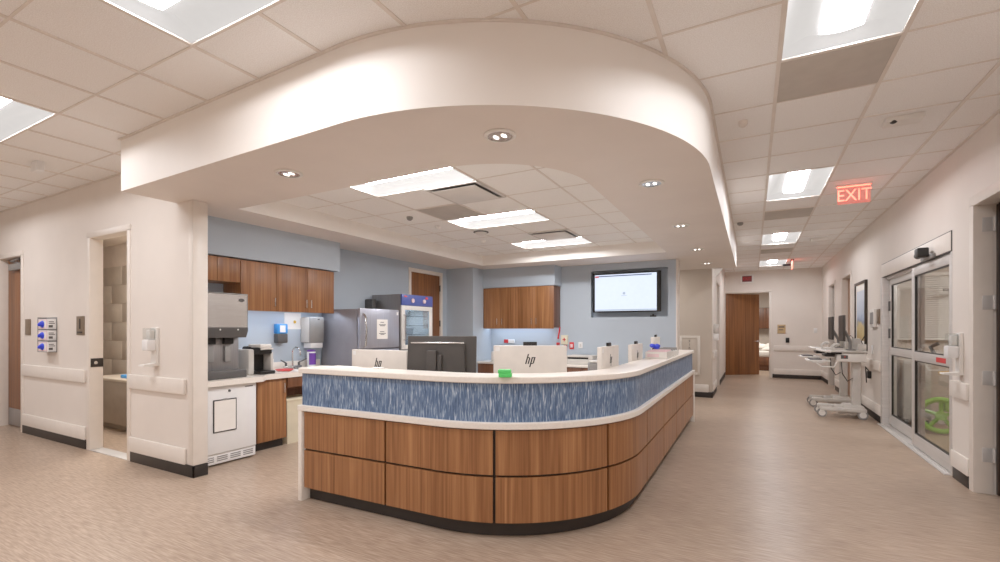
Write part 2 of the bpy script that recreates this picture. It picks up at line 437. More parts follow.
# baseboards
def base_obj(name, segs):
    mb = MB()
    for x0, x1, y0, y1 in segs: mb.box(x0, x1, y0, y1, 0, .112, .003)
    struct(mb.build(name, M['base']))
base_obj('baseboard_left', [(-8.64, -6.80, YL-.014, YL), (-5.77, -4.595, YL-.014, YL), (-4.615, -4.595, YL-.014, 2.622), (-11, -9.70, YL-.014, YL)])
base_obj('baseboard_right', [(XR-.014, XR, 5.53, 5.90), (XR-.014, XR, 8.70, 11.08), (XR-.014, XR, 12.24, 13.06), (XR-.014, XR, 14.17, YF), (XR-.014, XR, -2.6, 4.42)])
base_obj('baseboard_far', [(.50, XR, YF-.014, YF)])
base_obj('baseboard_corridor', [(-3.0, -.706, 10.336, 10.35), (-.72, -.706, 10.336, 11.53), (-.72, -.706, 12.67, YF)])
base_obj('baseboard_station', [(XW, -4.87, 7.886, 7.9), (-4.87, -1.16, YB-.014, YB)])
# wall guards: crash rail and low bumper
tn = [10]
def guard(x0, x1, y0, y1, z0, z1, b=.012):
    mb = MB(); mb.box(x0, x1, y0, y1, z0, z1, b)
    struct(mb.build('trim_%d' % tn[0], M['guard'])); tn[0] += 1
for a, b_ in ((-8.63, -6.80), (-5.79, -4.73)):
    guard(a, b_, YL-.032, YL, .77, .92); guard(a, b_, YL-.022, YL, .105, .262)
for a, b_ in ((5.53, 5.93), (8.72, 11.06), (12.26, 13.04), (14.19, YF)):
    guard(XR-.032, XR, a, b_, .765, .915); guard(XR-.022, XR, a, b_, .105, .262)
guard(.54, XR, YF-.032, YF, .77, .92); guard(.54, XR, YF-.022, YF, .105, .262)
guard(-.72, -.69, 10.5, 11.5, .77, .92); guard(-.72, -.70, 10.5, 11.5, .105, .262)
guard(-1.05, -.78, 10.328, 10.35, .105, .262)

# door frames and doors -----------------------------------------------------
def frame_part(root, w, h, depth, face=.055, proud=.012, mat='frame'):
    # opening spans local x 0..w, wall front at y=0, depth into +y
    mb = MB()
    mb.box(-face, 0.012, -proud, depth, 0, h, .003); mb.box(w-.012, w+face, -proud, depth, 0, h, .003)
    mb.box(-face, w+face, -proud, depth, h-.012, h+face, .003)
    return mb.build('door_frame', M[mat], root)
def hinge_mb(x, y, z):
    mb = MB(); mb.box(x-.03, x+.03, y-.004, y+.002, z-.055, z+.055, .001); mb.cyl((x, y-.008, z-.055), (x, y-.008, z+.055), .008, seg=10); return mb

# door 1: far left, closed wooden door set back in its frame
d = struct_empty('door_1', (-9.50, YL, 0)); frame_part(d, .81, 2.40, .12)
mb = MB(); mb.box(.012, .798, .085, .125, .01, 2.385, .002); lf = mb.build('door_leaf', M['door_wood'], d)
mb = MB(); mb.box(.05, .76, .078, .086, .02, .26, .002); mb.build('kick_plate', M['steel_dark'], lf)
mb = MB(); mb.box(.20, .62, .03, .085, 2.22, 2.31, .006); mb.tube([(.5, .05, 2.32), (.3, .03, 2.345), (.55, .05, 2.37)], .012)
mb.build('door_closer', M['gray'], d)
# door 2: open doorway into a washroom, sliding-door latch on its left jamb
d = struct_empty('door_2', (-6.71, YL, 0)); frame_part(d, .88, 2.45, .12)
mb = MB(); mb.box(.010, .018, .0, .118, .955, 1.055, .002); lp = mb.build('latch_plate', M['base'], d)
mb = MB(); mb.cyl((.016, .045, 1.005), (.026, .045, 1.005), .018, seg=16); mb.build('thumb_turn', M['chrome'], lp)
mb = MB(); mb.box(0, .88, -.01, .12, .0, .008, .002); mb.build('threshold', M['alu'], d)
# door 3: dark doorway at the right edge, leaf swung into the room, four hinges
d = struct_empty('door_3', (XR, 5.45, 0), -PI/2); frame_part(d, .95, 2.46, .115, face=.075)
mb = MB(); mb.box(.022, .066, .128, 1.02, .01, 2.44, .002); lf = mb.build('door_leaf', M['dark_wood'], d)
for z in (2.28, 1.62, .98, .33):
    mb = MB(); mb.box(.010, .018, .045, .118, z-.06, z+.06, .002); mb.cyl((.022, .120, z-.06), (.022, .120, z+.06), .010, seg=10); mb.build('hinge', M['hinge'], d)
# door 4 / 5: doors recessed along the corridor's right wall
for nm, ya, yb, wood in (('door_4', 11.15, 12.17, 'tan_door'), ('door_5', 13.13, 14.1, 'dgray')):
    d = struct_empty(nm, (XR, yb, 0), -PI/2); wd = yb-ya; frame_part(d, wd, 2.46, .15)
    mb = MB(); mb.box(.012, wd-.012, .10, .14, .01, 2.44, .002); lf = mb.build('door_leaf', M[wood], d)
    mb = MB(); mb.cyl((wd-.09, .06, 1.0), (wd-.09, .10, 1.0), .02, seg=12); mb.tube([(wd-.09, .06, 1.0), (wd-.20, .06, 1.0)], .009); mb.build('door_handle', M['steel'], lf)
    if nm == 'door_5':
        mb = MB(); mb.box(.12, .24, .095, .101, .4, 2.2, .002); mb.build('vision_panel', M['light_gray'], lf)
# door 6: wooden door at the end of the corridor, standing ajar
d = struct_empty('door_6', (-.72, YF, 0)); frame_part(d, 1.15, 2.45, .15, face=.05)
lf = bpy.data.objects.new('door_leaf_pivot', None)
bpy.data.objects.remove(lf)
mb = MB(); mb.box(0, 1.12, 0, .045, .012, 2.43, .002); lf = mb.build('door_leaf', M['door_wood'], d, loc=(.015, .03, 0)); lf.rotation_euler = (0, 0, math.radians(38))
mb = MB(); mb.cyl((1.04, -.05, 1.02), (1.04, .0, 1.02), .025, seg=12); mb.tube([(1.04, -.05, 1.02), (.92, -.05, 1.02)], .010); mb.build('door_handle', M['steel'], lf)
# door 7: wooden door in the blue wall behind the warming cabinet
d = struct_empty('door_7', (XW, 6.75, 0), PI/2); frame_part(d, .94, 2.46, .15)
mb = MB(); mb.box(.012, .928, .02, .06, .01, 2.445, .002); lf = mb.build('door_leaf', M['door_wood'], d)
for z in (2.2, 1.5, .4):
    mb = MB(); mb.cyl((.925, .005, z-.06), (.925, .005, z+.06), .012, seg=10); mb.build('hinge', M['dgray'], d)
# door 8: doorway in the corridor's left wall
d = struct_empty('door_8', (-.72, 11.6, 0), PI/2); frame_part(d, 1.0, 2.45, .15)
mb = MB(); mb.box(.012, .988, .10, .14, .01, 2.44, .002); mb.build('door_leaf', M['taupe'], d)

# door 9: aluminium sliding glass doors on the right wall --------------------
d = struct_empty('door_9', (XR, 8.62, 0), -PI/2)          # local x 0..2.65 runs toward the camera, y into the room
W_ = 2.65
mb = MB(); mb.box(-.06, .03, -.02, .15, 0, 2.135, .004); mb.box(W_-.01, W_+.02, -.005, .15, 0, 2.135, .004)
mb.box(.03, W_-.01, .03, .15, 2.10, 2.30, .004); mb.build('door_frame', M['alu'], d)
mb = MB(); mb.box(-.05, W_+.015, -.012, .02, 2.145, 2.325, .003); mb.build('header_panel', M['guard'], d)
mb = MB(); mb.box(-.06, W_+.02, -.008, .02, 2.135, 2.335, .002); mb.build('header_gap', M['dgray'], d)
mb = MB(); mb.box(-.06, W_+.02, -.06, .15, 0, .012, .003); mb.box(-.02, W_, -.015, .0, .012, .02); mb.build('floor_track', M['alu'], d)
def slide_leaf(x0, x1, y0, y1, tr=.085):
    mb = MB(); t = .085
    mb.box(x0, x0+t, y0, y1, .03, 2.11, .003); mb.box(x1-tr, x1, y0, y1, .03, 2.11, .003)
    mb.box(x0+t, x1-tr, y0, y1, 2.02, 2.11, .003); mb.box(x0+t, x1-tr, y0, y1, .03, .17, .003); mb.box(x0+t, x1-tr, y0, y1, 1.03, 1.13, .003)
    lf = mb.build('door_leaf', M['alu'], d)
    mb = MB(); yc = (y0+y1)/2
    mb.box(x0+t, x1-tr, yc-.003, yc+.003, .17, 1.03); mb.box(x0+t, x1-tr, yc-.003, yc+.003, 1.13, 2.02); mb.build('pane', M['glass'], lf)
    mb = MB(); k = .012
    for za, zb_ in ((.17, 1.03), (1.13, 2.02)):
        mb.box(x0+t, x0+t+k, yc-.012, yc+.012, za, zb_); mb.box(x1-tr-k, x1-tr, yc-.012, yc+.012, za, zb_); mb.box(x0+t+k, x1-tr-k, yc-.012, yc+.012, za, za+k); mb.box(x0+t+k, x1-tr-k, yc-.012, yc+.012, zb_-k, zb_)
    mb.build('gasket', M['black'], lf)
    return lf
lf1 = slide_leaf(.04, 1.47, .06, .10)
lf2 = slide_leaf(1.40, 2.64, -.005, .035, .035)
mb = MB(); mb.box(2.25, 2.52, -.0075, -.0045, 1.055, 1.105); mb.build('warning_sticker', M['red'], lf2)
for z in (1.33, 1.72):
    mb = MB(); mb.box(.055, .115, .045, .062, z-.07, z+.07, .004); mb.build('door_handle', M['dgray'], lf1)
s = thing('motion_sensor', 'black motion sensor mounted above the sliding glass doors', 'sensor', (XR-.012, 6.52, 2.15), -PI/2)
mb = MB(); mb.box(-.20, .16, -.035, 0.0005, -.02, .03, .008); mb.build('sensor_bar', M['gray'], s)
mb = MB(); mb.box(-.02, .10, -.13, -.035, .0, .10, .012); mb.cyl((-.10, -.08, .035), (-.02, -.08, .045), .035, seg=14); mb.build('sensor_head', M['black'], s)

# ------------------------------------------------------------------ rooms beyond the doors
def room(name, x0, x1, y0, y1, z1, mat, skip):
    mb = MB(); t = .1
    if 'w' not in skip: mb.box(x0-t, x0, y0, y1, 0, z1)
    if 'e' not in skip: mb.box(x1, x1+t, y0, y1, 0, z1)
    if 's' not in skip: mb.box(x0-t, x1+t, y0-t, y0, 0, z1)
    if 'n' not in skip: mb.box(x0-t, x1+t, y1, y1+t, 0, z1)
    mb.box(x0-t, x1+t, y0-t, y1+t, z1, z1+t)
    return struct(mb.build(name, mat))
room('wall_washroom', -10.2, -5.7, 2.63, 3.722, 2.75, M['room_wall'], 's')
room('wall_patient_room', 1.83, 5.6, 5.75, 9.1, 2.75, M['room_wall'], 'w')
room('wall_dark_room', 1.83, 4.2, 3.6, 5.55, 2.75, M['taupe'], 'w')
room('wall_far_room', -2.6, 2.6, 15.56, 19.6, 2.75, M['room_wall'], 's')

# washroom: tiled wall and vanity seen through the open doorway
mb = MB()
for r_ in range(8):
    off = .35*(r_ % 2)
    for c_ in range(0, 6):
        xa = -9.9+off+.70*c_; xb = min(xa+.697, -5.71)
        if xb-xa < .05: continue
        mb.box(xa+.003, xb, 3.705, 3.722, .30*r_+.003, .30*r_+.297, .0015)
struct(mb.build('wall_tile', M['tile_wall']))
v = thing('washroom_vanity', 'taupe washroom vanity seen through the open doorway on the left', 'vanity', (-7.6, 3.40, 0))
mb = MB(); mb.box(-.75, .75, -.27, .285, .09, .68, .004); mb.box(-.72, .72, -.20, .285, 0, .09); mb.build('cabinet', M['taupe'], v)
mb = MB(); mb.box(-.77, .77, -.30, .29, .68, .715, .006); mb.build('countertop', M['tile_wall'], v)
mb = MB(); mb.box(-.17, .17, -.10, .10, .0, .045, .008)
tag(mb.build('tissue_pack', M['sky_blue'], loc=(-7.52, 3.30, .716)), 'flat blue pack lying on the washroom vanity', 'pack')

# patient room: window blind, lift aid
bl = thing('window_blind', 'white slatted blind seen through the sliding glass doors', 'blind', (2.32, 9.08, 1.24))
mb = MB(); mb.box(-.42, .42, -.05, .0, .93, .98, .004); mb.build('head_rail', M['blind'], bl)
mb = MB()
for k in range(30):
    mb.box(-.41, .41, -.022, .008, -.0015, .0015, T=Matrix.Translation((0, -.02, .02+.031*k)) @ Matrix.Rotation(math.radians(64), 4, 'X'))
mb.build('slats', M['blind'], bl)
mb = MB(); mb.box(-.41, .41, -.035, -.01, -.012, .008, .003); mb.build('bottom_rail', M['blind'], bl)
g = thing('patient_lift_aid', 'lime green wheeled lift aid standing behind the sliding glass door', 'lift aid', (2.24, 8.2, 0), math.radians(-8))
def wheelframe(cx, cz, R, y0, y1, mbx):
    ring = []
    for i in range(33):
        a = 2*PI*i/32; ring.append((cx+R*math.cos(a), (y0+y1)/2, cz+R*math.sin(a)))
    mbx.tube(ring, .035, 8)
    for k in range(5):
        a = 2*PI*k/5+.3; mbx.tube([(cx, (y0+y1)/2, cz), (cx+R*math.cos(a), (y0+y1)/2, cz+R*math.sin(a))], .024, 6)
    mbx.cyl((cx, y0, cz), (cx, y1, cz), .06, seg=14)
mb = MB(); wheelframe(-.05, .25, .21, -.04, .04, mb); mb.box(-.02, .42, -.03, .25, .30, .44, .03); mb.build('body', M['green'], g)
mb = MB(); mb.cyl((.26, .02, .13), (.26, .10, .13), .13, seg=20); mb.build('wheel', M['gray'], g)
mb = MB(); mb.cyl((-.16, .16, .06), (-.16, .2, .06), .06, seg=16); mb.build('wheel', M['gray'], g)
mb = MB(); mb.tube([(.25, .1, .40), (.22, .1, .75), (.18, .1, .98)], .03); mb.build('post', M['light_gray'], g)
mb = MB(); mb.tube([(.35, .1, 1.02), (.18, .1, .99), (.02, .1, .99), (-.10, .1, 1.05), (-.14, .1, 1.15), (-.06, .1, 1.2)], .026); mb.build('handlebar', M['dgray'], g)
mb = MB(); mb.cyl((-.06, .1, .80), (.12, .1, .83), .022, seg=12); mb.cyl((.12, .1, .83), (.22, .1, .78), .014, seg=8); mb.build('grip', M['yellow'], g)
ms = thing('wall_arm_mount', 'dark wall mount beside the blind in the patient room', 'mount', (2.66, 9.06, 1.75))
mb = MB(); mb.box(-.05, .05, -.03, .04, -.3, .35, .01); mb.tube([(0, -.03, .2), (-.16, -.16, .2), (-.26, -.16, .2)], .02); mb.build('arm', M['gray'], ms)
cb = thing('supply_cart', 'white supply cart just inside the far sliding glass leaf', 'cart', (2.02, 8.79, 0))
mb = MB(); mb.box(-.14, .16, -.25, .25, .12, .95, .01); mb.build('body', M['light_gray'], cb)
for sx in (-.1, .12):
    for sy in (-.2, .2):
        mb = MB(); mb.cyl((sx-.015, sy, .06), (sx+.015, sy, .06), .06, seg=14); mb.box(sx-.02, sx+.02, sy-.02, sy+.02, .08, .125); mb.build('caster', M['dgray'], cb)

# far room: bed, wall cabinet
bd = thing('hospital_bed', 'hospital bed with rumpled white linen in the room beyond the ajar door', 'bed', (.62, 18.3, 0))
mb = MB(); mb.box(-.75, 1.0, -.5, .5, .18, .45, .02); mb.box(-.7, .9, -.4, .4, 0, .18, .01); mb.build('bed_frame', M['wood_dark'], bd)
mb = MB(); mb.box(-.78, 1.0, -.5, .5, .45, .66, .06, seg=3); mb.build('mattress', M['linen'], bd)
mb = MB(); mb.ball((-.4, -.15, .76), .3, (1, .9, .45)); mb.ball((.05, .1, .78), .3, (1.1, 1, .5)); mb.ball((-.1, -.25, .70), .26, (1.3, .9, .4)); mb.build('blanket', M['linen'], bd)
mb = MB(); mb.ball((-.55, .2, .86), .26, (.7, 1.1, .4)); mb.build('pillow', M['white'], bd)
wc = thing('wall_cabinet', 'dark wood wall cabinet in the room beyond the ajar door', 'cabinet', (.4, 19.58, 1.4))
mb = MB(); mb.box(-.8, .9, -.33, 0, 0, .75, .003); mb.build('carcass', M['wood_dark'], wc)
for k in range(4):
    mb = MB(); mb.box(-.795+.4235*k, -.785+.4235*(k+1)-.014, -.352, -.331, .005, .745, .002); mb.build('door', M['wood_dark'], wc)

# ------------------------------------------------------------------ ceiling lights
def troffer(label, loc, rz, lens, refl='reflector'):
    # local: 1.22 along x, .61 along y, ceiling plane at z=0
    t = thing('ceiling_light', label, 'ceiling light', loc, rz, 'recessed troffer lights')
    mb = MB(); L, Wd, fr = 1.22, .61, .015
    mb.box(0, L, 0, fr, -.008, .01); mb.box(0, L, Wd-fr, Wd, -.008, .01); mb.box(0, fr, fr, Wd-fr, -.008, .01); mb.box(L-fr, L, fr, Wd-fr, -.008, .01)
    mb.build('frame', M['tee'], t)
    # sloping reflectors rising to the lens basket, their lit look set by emission
    mb = MB(); a = fr; c0, c1, dz, e = .20, .41, .075, .06
    rows = []
    for yy, zz in ((a, 0), (a+.04, .045), (c0-.05, dz), (c0, dz)): rows.append([Vector((a, yy, zz*0)), Vector((a+e, yy, zz)), Vector((L-a-e, yy, zz)), Vector((L-a, yy, zz*0))])
    mb.loft(rows, closed=False)
    rows = []
    for yy, zz in ((c1, dz), (c1+.05, dz), (Wd-a-.04, .045), (Wd-a, 0)): rows.append([Vector((a, yy, 0)), Vector((a+e, yy, zz)), Vector((L-a-e, yy, zz)), Vector((L-a, yy, 0))])
    mb.loft(rows, closed=False)
    mb.face([(a, c0, 0), (a+e, c0, dz), (a+e, c1, dz), (a, c1, 0)]); mb.face([(L-a, c0, 0), (L-a-e, c0, dz), (L-a-e, c1, dz), (L-a, c1, 0)])
    mb.face([(a+e, c0, dz), (L-a-e, c0, dz), (L-a-e, c1, dz), (a+e, c1, dz)])
    mb.face([(0, 0, .09), (L, 0, .09), (L, Wd, .09), (0, Wd, .09)])
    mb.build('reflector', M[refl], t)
    mb = MB(); rings = []
    for k in range(9):
        u = k/8; yy = c0+.0+(c1-c0)*u; zz = .062-.012*math.sin(PI*u)
        rings.append([Vector((a+e+.004, yy, zz)), Vector((L-a-e-.004, yy, zz))])
    mb.loft(rings, closed=False); mb.build('lens', M[lens], t)
    return t
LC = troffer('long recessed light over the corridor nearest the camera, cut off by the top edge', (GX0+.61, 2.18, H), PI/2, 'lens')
dup(LC, 'recessed corridor light before the hanging red exit sign', (GX0+.61, 5.84, H))
dup(LC, 'third recessed light down the corridor, beyond the hanging red exit sign', (GX0+.61, 9.50, H))
dup(LC, 'last recessed light in the corridor, nearest the ajar wooden door', (GX0+.61, 13.16, H))
dup(LC, 'unseen recessed light added for fill over the corridor behind the camera', (GX0+.61, -1.48, H))  # extra troffer out of view, added as fill light
dup(LC, 'recessed light at the top left in front of the curved bulkhead', (-2.905, .96, H), 0)
dup(LC, 'recessed light at the left edge of the picture over the left hallway', (-5.955, .96, H), 0)
for k, (x, y) in enumerate(lights_left[2:]):  # the ones behind the camera are unseen extras added as fill
    dup(LC, 'recessed light out of view, %s' % ['far down the left hallway', 'added for fill behind the camera near the middle', 'added for fill behind the camera to the left', 'added for fill behind the camera far left'][k], (x, y, H), 0)
LT = troffer('recessed light nearest the front of the tray ceiling over the desk', (*tray_lights[0], TZ), 0, 'tray_lens', 'tray_glow_reflector')
dup(LT, 'middle recessed light of the tray ceiling over the desk', (*tray_lights[1], TZ))
dup(LT, 'rear recessed light of the tray ceiling, nearest the back wall', (*tray_lights[2], TZ))

# grey return panels
def grille(label, x, y, z):
    g = thing('return_air_panel', label, 'vent', (x, y, z), 0, 'grey return air panels')
    mb = MB(); mb.box(.006, .604, .006, .604, -.006, .0, .002); mb.build('panel', M['gray_panel'], g)
    mb = MB(); mb.box(0, .61, 0, .012, -.009, .0); mb.box(0, .61, .598, .61, -.009, .0); mb.box(0, .012, .012, .598, -.009, .0); mb.box(.598, .61, .012, .598, -.009, .0); mb.build('frame', M['tee'], g)
    return g
GR = grille('large grey return panel right beside the nearest corridor light', GX0, 3.40, H)
dup(GR, 'grey return panel beyond the second corridor light', (GX0, 7.67, H))
dup(GR, 'grey return panel beyond the third corridor light', (GX0, 11.33, H))
dup(GR, 'grey return panel in the tray ceiling over the desk', (-3.50, 4.37, TZ))
# plaque diffusers in the tray ceiling
df = thing('plaque_diffuser', 'square ceiling diffuser beside the front tray light', 'vent', (-2.28-.61, 3.76, TZ), 0, 'square plaque diffusers in the tray ceiling')
mb = MB(); mb.box(.0, .61, .0, .03, -.02, .0, .002); mb.box(.0, .61, .58, .61, -.02, .0, .002); mb.box(0, .03, .03, .58, -.02, .0, .002); mb.box(.58, .61, .03, .58, -.02, .0, .002); mb.build('frame', M['light_gray'], df)
mb = MB(); mb.box(.03, .58, .03, .58, -.003, .0); mb.build('throat', M['dgray'], df)
mb = MB(); mb.box(.055, .555, .055, .555, -.034, -.026, .003); mb.box(.28, .33, .28, .33, -.026, -.003); mb.build('plaque', M['white_plastic'], df)
dup(df, 'square ceiling diffuser beside the rear tray light', (-2.89, 6.20, TZ))

# recessed downlights in the bulkhead
def downlight(label, x, y):
    t = thing('downlight', label, 'ceiling light', (x, y, SOF), 0, 'round recessed downlights in the bulkhead')
    mb = MB(); mb.lathe([(.078, -.002), (.10, -.001), (.102, -.008), (.092, -.014), (.078, -.012)], seg=32, cap=False); mb.build('trim_ring', M['white_plastic'], t)
    mb = MB(); mb.lathe([(.079, -.010), (.066, -.0045), (.02, -.003)], seg=32, cap=True); mb.build('reflector', M['steel'], t)
    for sx in (-.028, .028):
        mb = MB(); mb.ball((sx, 0, -.009), .02, (.8, 1.5, .35), 12); mb.build('bulb', M['bulb'], t)
    return t
DL = downlight('round downlight in the front curve of the bulkhead above the desk', -1.39, 2.576)
dup(DL, 'round downlight at the left front of the bulkhead', (-3.174, 2.425, SOF))
for y, l in ((4.02, 'first'), (5.83, 'second'), (7.69, 'third'), (9.42, 'last')):
    dup(DL, '%s round downlight along the right side of the bulkhead, counting from the front' % l, (-.74, y, SOF))

# detectors, sprinklers
def dome(name, label, cat, x, y, z, r, mat, ring=None):
    t = thing(name, label, cat, (x, y, z))
    mb = MB(); mb.lathe([(r, 0), (r, -.012), (r*.9, -.03), (r*.5, -.045), (r*.2, -.047)], seg=24); mb.build('housing', M[mat], t)
    if ring:
        mb = MB(); mb.lathe([(r*1.3, 0), (r*1.3, -.008), (r*1.02, -.012)], seg=24, cap=False); mb.build('ring', M[ring], t)
    return t
dome('ceiling_dome', 'white dome with a dark ring in the tray ceiling beyond the middle light', 'speaker', -3.464, 5.84, TZ, .085, 'white_plastic', 'black')
dome('smoke_detector', 'white smoke detector in the tray ceiling near its back edge', 'detector', -3.778, 6.43, TZ, .055, 'white_plastic')
dome('smoke_detector', 'small white detector in the tray ceiling left of the middle light', 'detector', -3.773, 5.21, TZ, .04, 'white_plastic')
dome('sprinkler_cap', 'small grey sprinkler cap in the tray ceiling toward the left', 'sprinkler', -3.785, 4.63, TZ, .04, 'gray')
dome('sprinkler_cap', 'flat sprinkler cap in the corridor ceiling beside the curved bulkhead', 'sprinkler', -.067, 4.25, H, .035, 'tee')
dome('sprinkler_cap', 'small sprinkler cap in the corridor ceiling beside the second grey return panel', 'sprinkler', -.17, 8.3, H, .045, 'gray')
t = thing('ceiling_alarm', 'small white box on the hallway ceiling at the far left', 'alarm', (-6.31, 1.93, H))
mb = MB(); mb.box(-.07, .07, -.03, .03, -.10, 0, .006); mb.build('housing', M['white'], t)
t = thing('ceiling_alarm', 'white rectangular alarm with a dark lens on the corridor ceiling at the right', 'alarm', (1.05, 4.78, H))
mb = MB(); mb.box(-.12, .12, -.07, .07, -.04, 0, .008); mb.build('housing', M['white_plastic'], t)
mb = MB(); mb.ball((-.07, -.05, -.035), .022, (1.2, 1, .8), 12); mb.build('lens', M['black'], t)
t = thing('ceiling_alarm', 'white rectangular alarm on the corridor ceiling beyond the exit sign', 'alarm', (1.08, 10.4, H))
mb = MB(); mb.box(-.13, .13, -.07, .07, -.06, 0, .008); mb.build('housing', M['white_plastic'], t)

# EXIT sign hanging in the corridor
e = thing('exit_sign', 'red lit EXIT sign of clear acrylic hanging from the corridor ceiling', 'exit sign', (1.03, 6.70, H))
mb = MB(); mb.box(-.17, .17, -.025, .025, -.02, 0, .004); mb.build('canopy', M['white_plastic'], e)
mb = MB(); mb.box(-.155, .155, -.006, .006, -.03, -.018); mb.build('led_strip', M['red_led'], e)
mb = MB(); mb.box(-.155, .155, -.004, .004, -.225, -.03, .002); mb.build('panel', M['exit_panel'], e)
text_part('lettering', 'EXIT', .19, M['red_glow'], e, (0, -.008, -.132), FRONT, .002, .84)
# EXIT sign over the far door
e = thing('exit_sign', 'white framed exit sign with dark red face above the ajar door', 'exit sign', (-.14, YF, 2.84))
mb = MB(); mb.box(-.17, .17, -.05, 0, -.13, .13, .01); mb.build('housing', M['white_plastic'], e)
mb = MB(); mb.box(-.125, .125, -.054, -.049, -.085, .085); mb.build('face', M['dark_red'], e)
text_part('lettering', 'EXIT', .12, M['red'], e, (0, -.056, 0), FRONT, .001, .85)
e = thing('exit_sign', 'edge-on red lit exit sign hanging at the far end of the corridor', 'exit sign', (.85, 13.4, H))
mb = MB(); mb.box(-.03, .03, -.16, .16, -.02, 0, .004); mb.box(-.20, -.03, -.02, .02, -.14, -.09, .01); mb.build('bracket', M['black'], e)
mb = MB(); mb.box(-.006, .006, -.15, .15, -.22, -.02, .002); mb.build('panel', M['red_glow'], e)

# ------------------------------------------------------------------ nurse station counter
CX, CY, R0, X0, Y1 = -1.96, 3.80, 1.20, -3.26, 7.60
L1 = CX-X0; LA = PI/2*R0; LT_ = L1+LA+(Y1-CY)
def cpt(s_, d):
    if s_ <= L1: return (X0+s_, CY-R0+d-.03*(1-s_/L1))
    if s_ <= L1+LA:
        a = -PI/2+(s_-L1)/R0; return (CX+(R0-d)*math.cos(a), CY+(R0-d)*math.sin(a))
    return (CX+R0-d, CY+s_-L1-LA)
def sweep(s0, s1, d0, d1, z0, z1, mb=None, bev=0.):
    mb = mb or MB(); ss = {s0, s1}
    for k in range(0, 49):
        s_ = L1+LA*k/48
        if s0 < s_ < s1: ss.add(s_)
    rings = []
    for s_ in sorted(ss):
        a, b_ = cpt(s_, d0), cpt(s_, d1)
        if bev:
            a2 = cpt(s_, d0+bev); b2 = cpt(s_, d1-bev)
            prof = [(a, z0+bev), (a, z1-bev), (a2, z1), (b2, z1), (b_, z1-bev), (b_, z0+bev), (b2, z0), (a2, z0)]
        else: prof = [(a, z0), (a, z1), (b_, z1), (b_, z0)]
        rings.append([Vector((p[0], p[1], z)) for p, z in prof])
    mb.loft(rings); return mb
ct = thing('nurse_station_counter', 'curved nurse station counter with walnut panels, blue band and white tops', 'counter', (0, 0, 0))
sweep(.045, LT_-.045, .085, .16, 0, .11).build('kick_base', M['base'], ct)
sweep(.04, LT_-.04, .048, .16, .11, .735).build('core', M['black'], ct)
seams = [0.042, .897, 1.773, 2.64, 3.45, 4.30, 5.17, 6.03, LT_-.042]
for a, b_ in zip(seams, seams[1:]):
    for z0, z1 in ((.11, .411), (.427, .722)):
        sweep(a+.0095, b_-.0095, .022, .046, z0, z1).build('wood_panel', M['wood'], ct)
sweep(0, LT_, 0, .17, .732, .776, bev=.004).build('ledge', M['solid'], ct)
sweep(.015, LT_-.05, .035, .16, .776, 1.036).build('blue_band', M['blue_panel'], ct)
sweep(-0.0, LT_-.08, .008, .27, 1.036, 1.080, bev=.006).build('transaction_top', M['solid'], ct)
sweep(.04, LT_-.04, .16, .172, 0, 1.036).build('inner_wall', M['solid'], ct)
sweep(.04, LT_-.04, .172, .86, .70, .735, bev=.004).build('desk_top', M['solid'], ct)
mb = MB(); mb.box(X0, X0+.04, CY-R0-.024, CY-R0+.83, 0, .732, .003); mb.build('end_panel', M['solid'], ct)
mb = MB(); mb.box(CX+R0-.86, CX+R0-.006, Y1-.04, Y1, 0, .732, .003); mb.build('end_panel', M['solid'], ct)

# all-in-one computers (backs toward the corridor): local -y is the back, x centred
def hp_logo(parent, y, cz, s_):
    mb = MB()
    def bar(pts):
        mb.prism([((px+.28*pz)*s_, cz+pz*s_) for px, pz in pts], y-.0012, y, 'y')
    w = .19
    bar([(-.62, -.5), (-.62+w, -.5), (-.62+w, .95), (-.62, .95)])
    bar([(-.26, -.5), (-.26+w, -.5), (-.26+w, .32), (-.26, .5)]); bar([(-.62+w, .38), (-.26, .38), (-.26, .5), (-.62+w, .5)])
    bar([(.10, -.95), (.10+w, -.95), (.10+w, .5), (.10, .5)])
    bar([(.46, -.5), (.46+w, -.38), (.46+w, .5), (.46, .5)]); bar([(.10+w, .38), (.46, .38), (.46, .5), (.10+w, .5)])
    bar([(.10+w, -.5), (.46, -.5), (.46, -.38), (.10+w, -.38)])
    mb.build('logo', M['black'], parent)
def aio(label, loc, rz, w=.58, h=.40, zb=.10, cam=True, logo=.054):
    t = thing('all_in_one_computer', label, 'computer', (*loc, .735), rz, 'silver all-in-one computers on the desk')
    mb = MB(); mb.box(-w/2, w/2, -.02, .02, zb, zb+h, .006); hs = mb.build('housing', M['silver'], t)
    hp_logo(hs, -.0202, zb+h-.118, logo)
    mb = MB(); mb.box(-w/2+.015, -w/2+.05, -.0215, -.0195, zb+h-.045, zb+h-.012); mb.build('sticker', M['white'], hs)
    mb = MB(); mb.box(-w/2+.01, w/2-.01, .0195, .022, zb+.03, zb+h-.01); mb.build('screen', M['black'], t)
    if cam:
        mb = MB(); mb.box(-.055, .055, -.012, .008, zb+h-.002, zb+h+.03, .004); mb.build('webcam', M['black'], t)
    mb = MB(); mb.box(-.04, .04, -.06, -.02, .012, zb+.12, .006); mb.box(-.11, .11, -.12, .10, 0, .014, .004); mb.build('stand', M['silver'], t)
    return t
aio('silver all-in-one computer behind the charcoal monitor at the left end of the counter', (-2.82, 3.05), 0, w=.62, h=.385, zb=.095, cam=False)
aio('wide silver all-in-one computer behind the middle of the counter, beside the green pad', (-1.555, 3.385), math.radians(28), h=.40, zb=.13)
aio('silver all-in-one computer on the right arm of the desk, nearest of the three seen edge-on', (-1.085, 3.97), math.radians(91), h=.40, zb=.115)
aio('silver all-in-one computer on the right arm of the desk, between two others', (-1.10, 5.10), math.radians(91), h=.40, zb=.10)
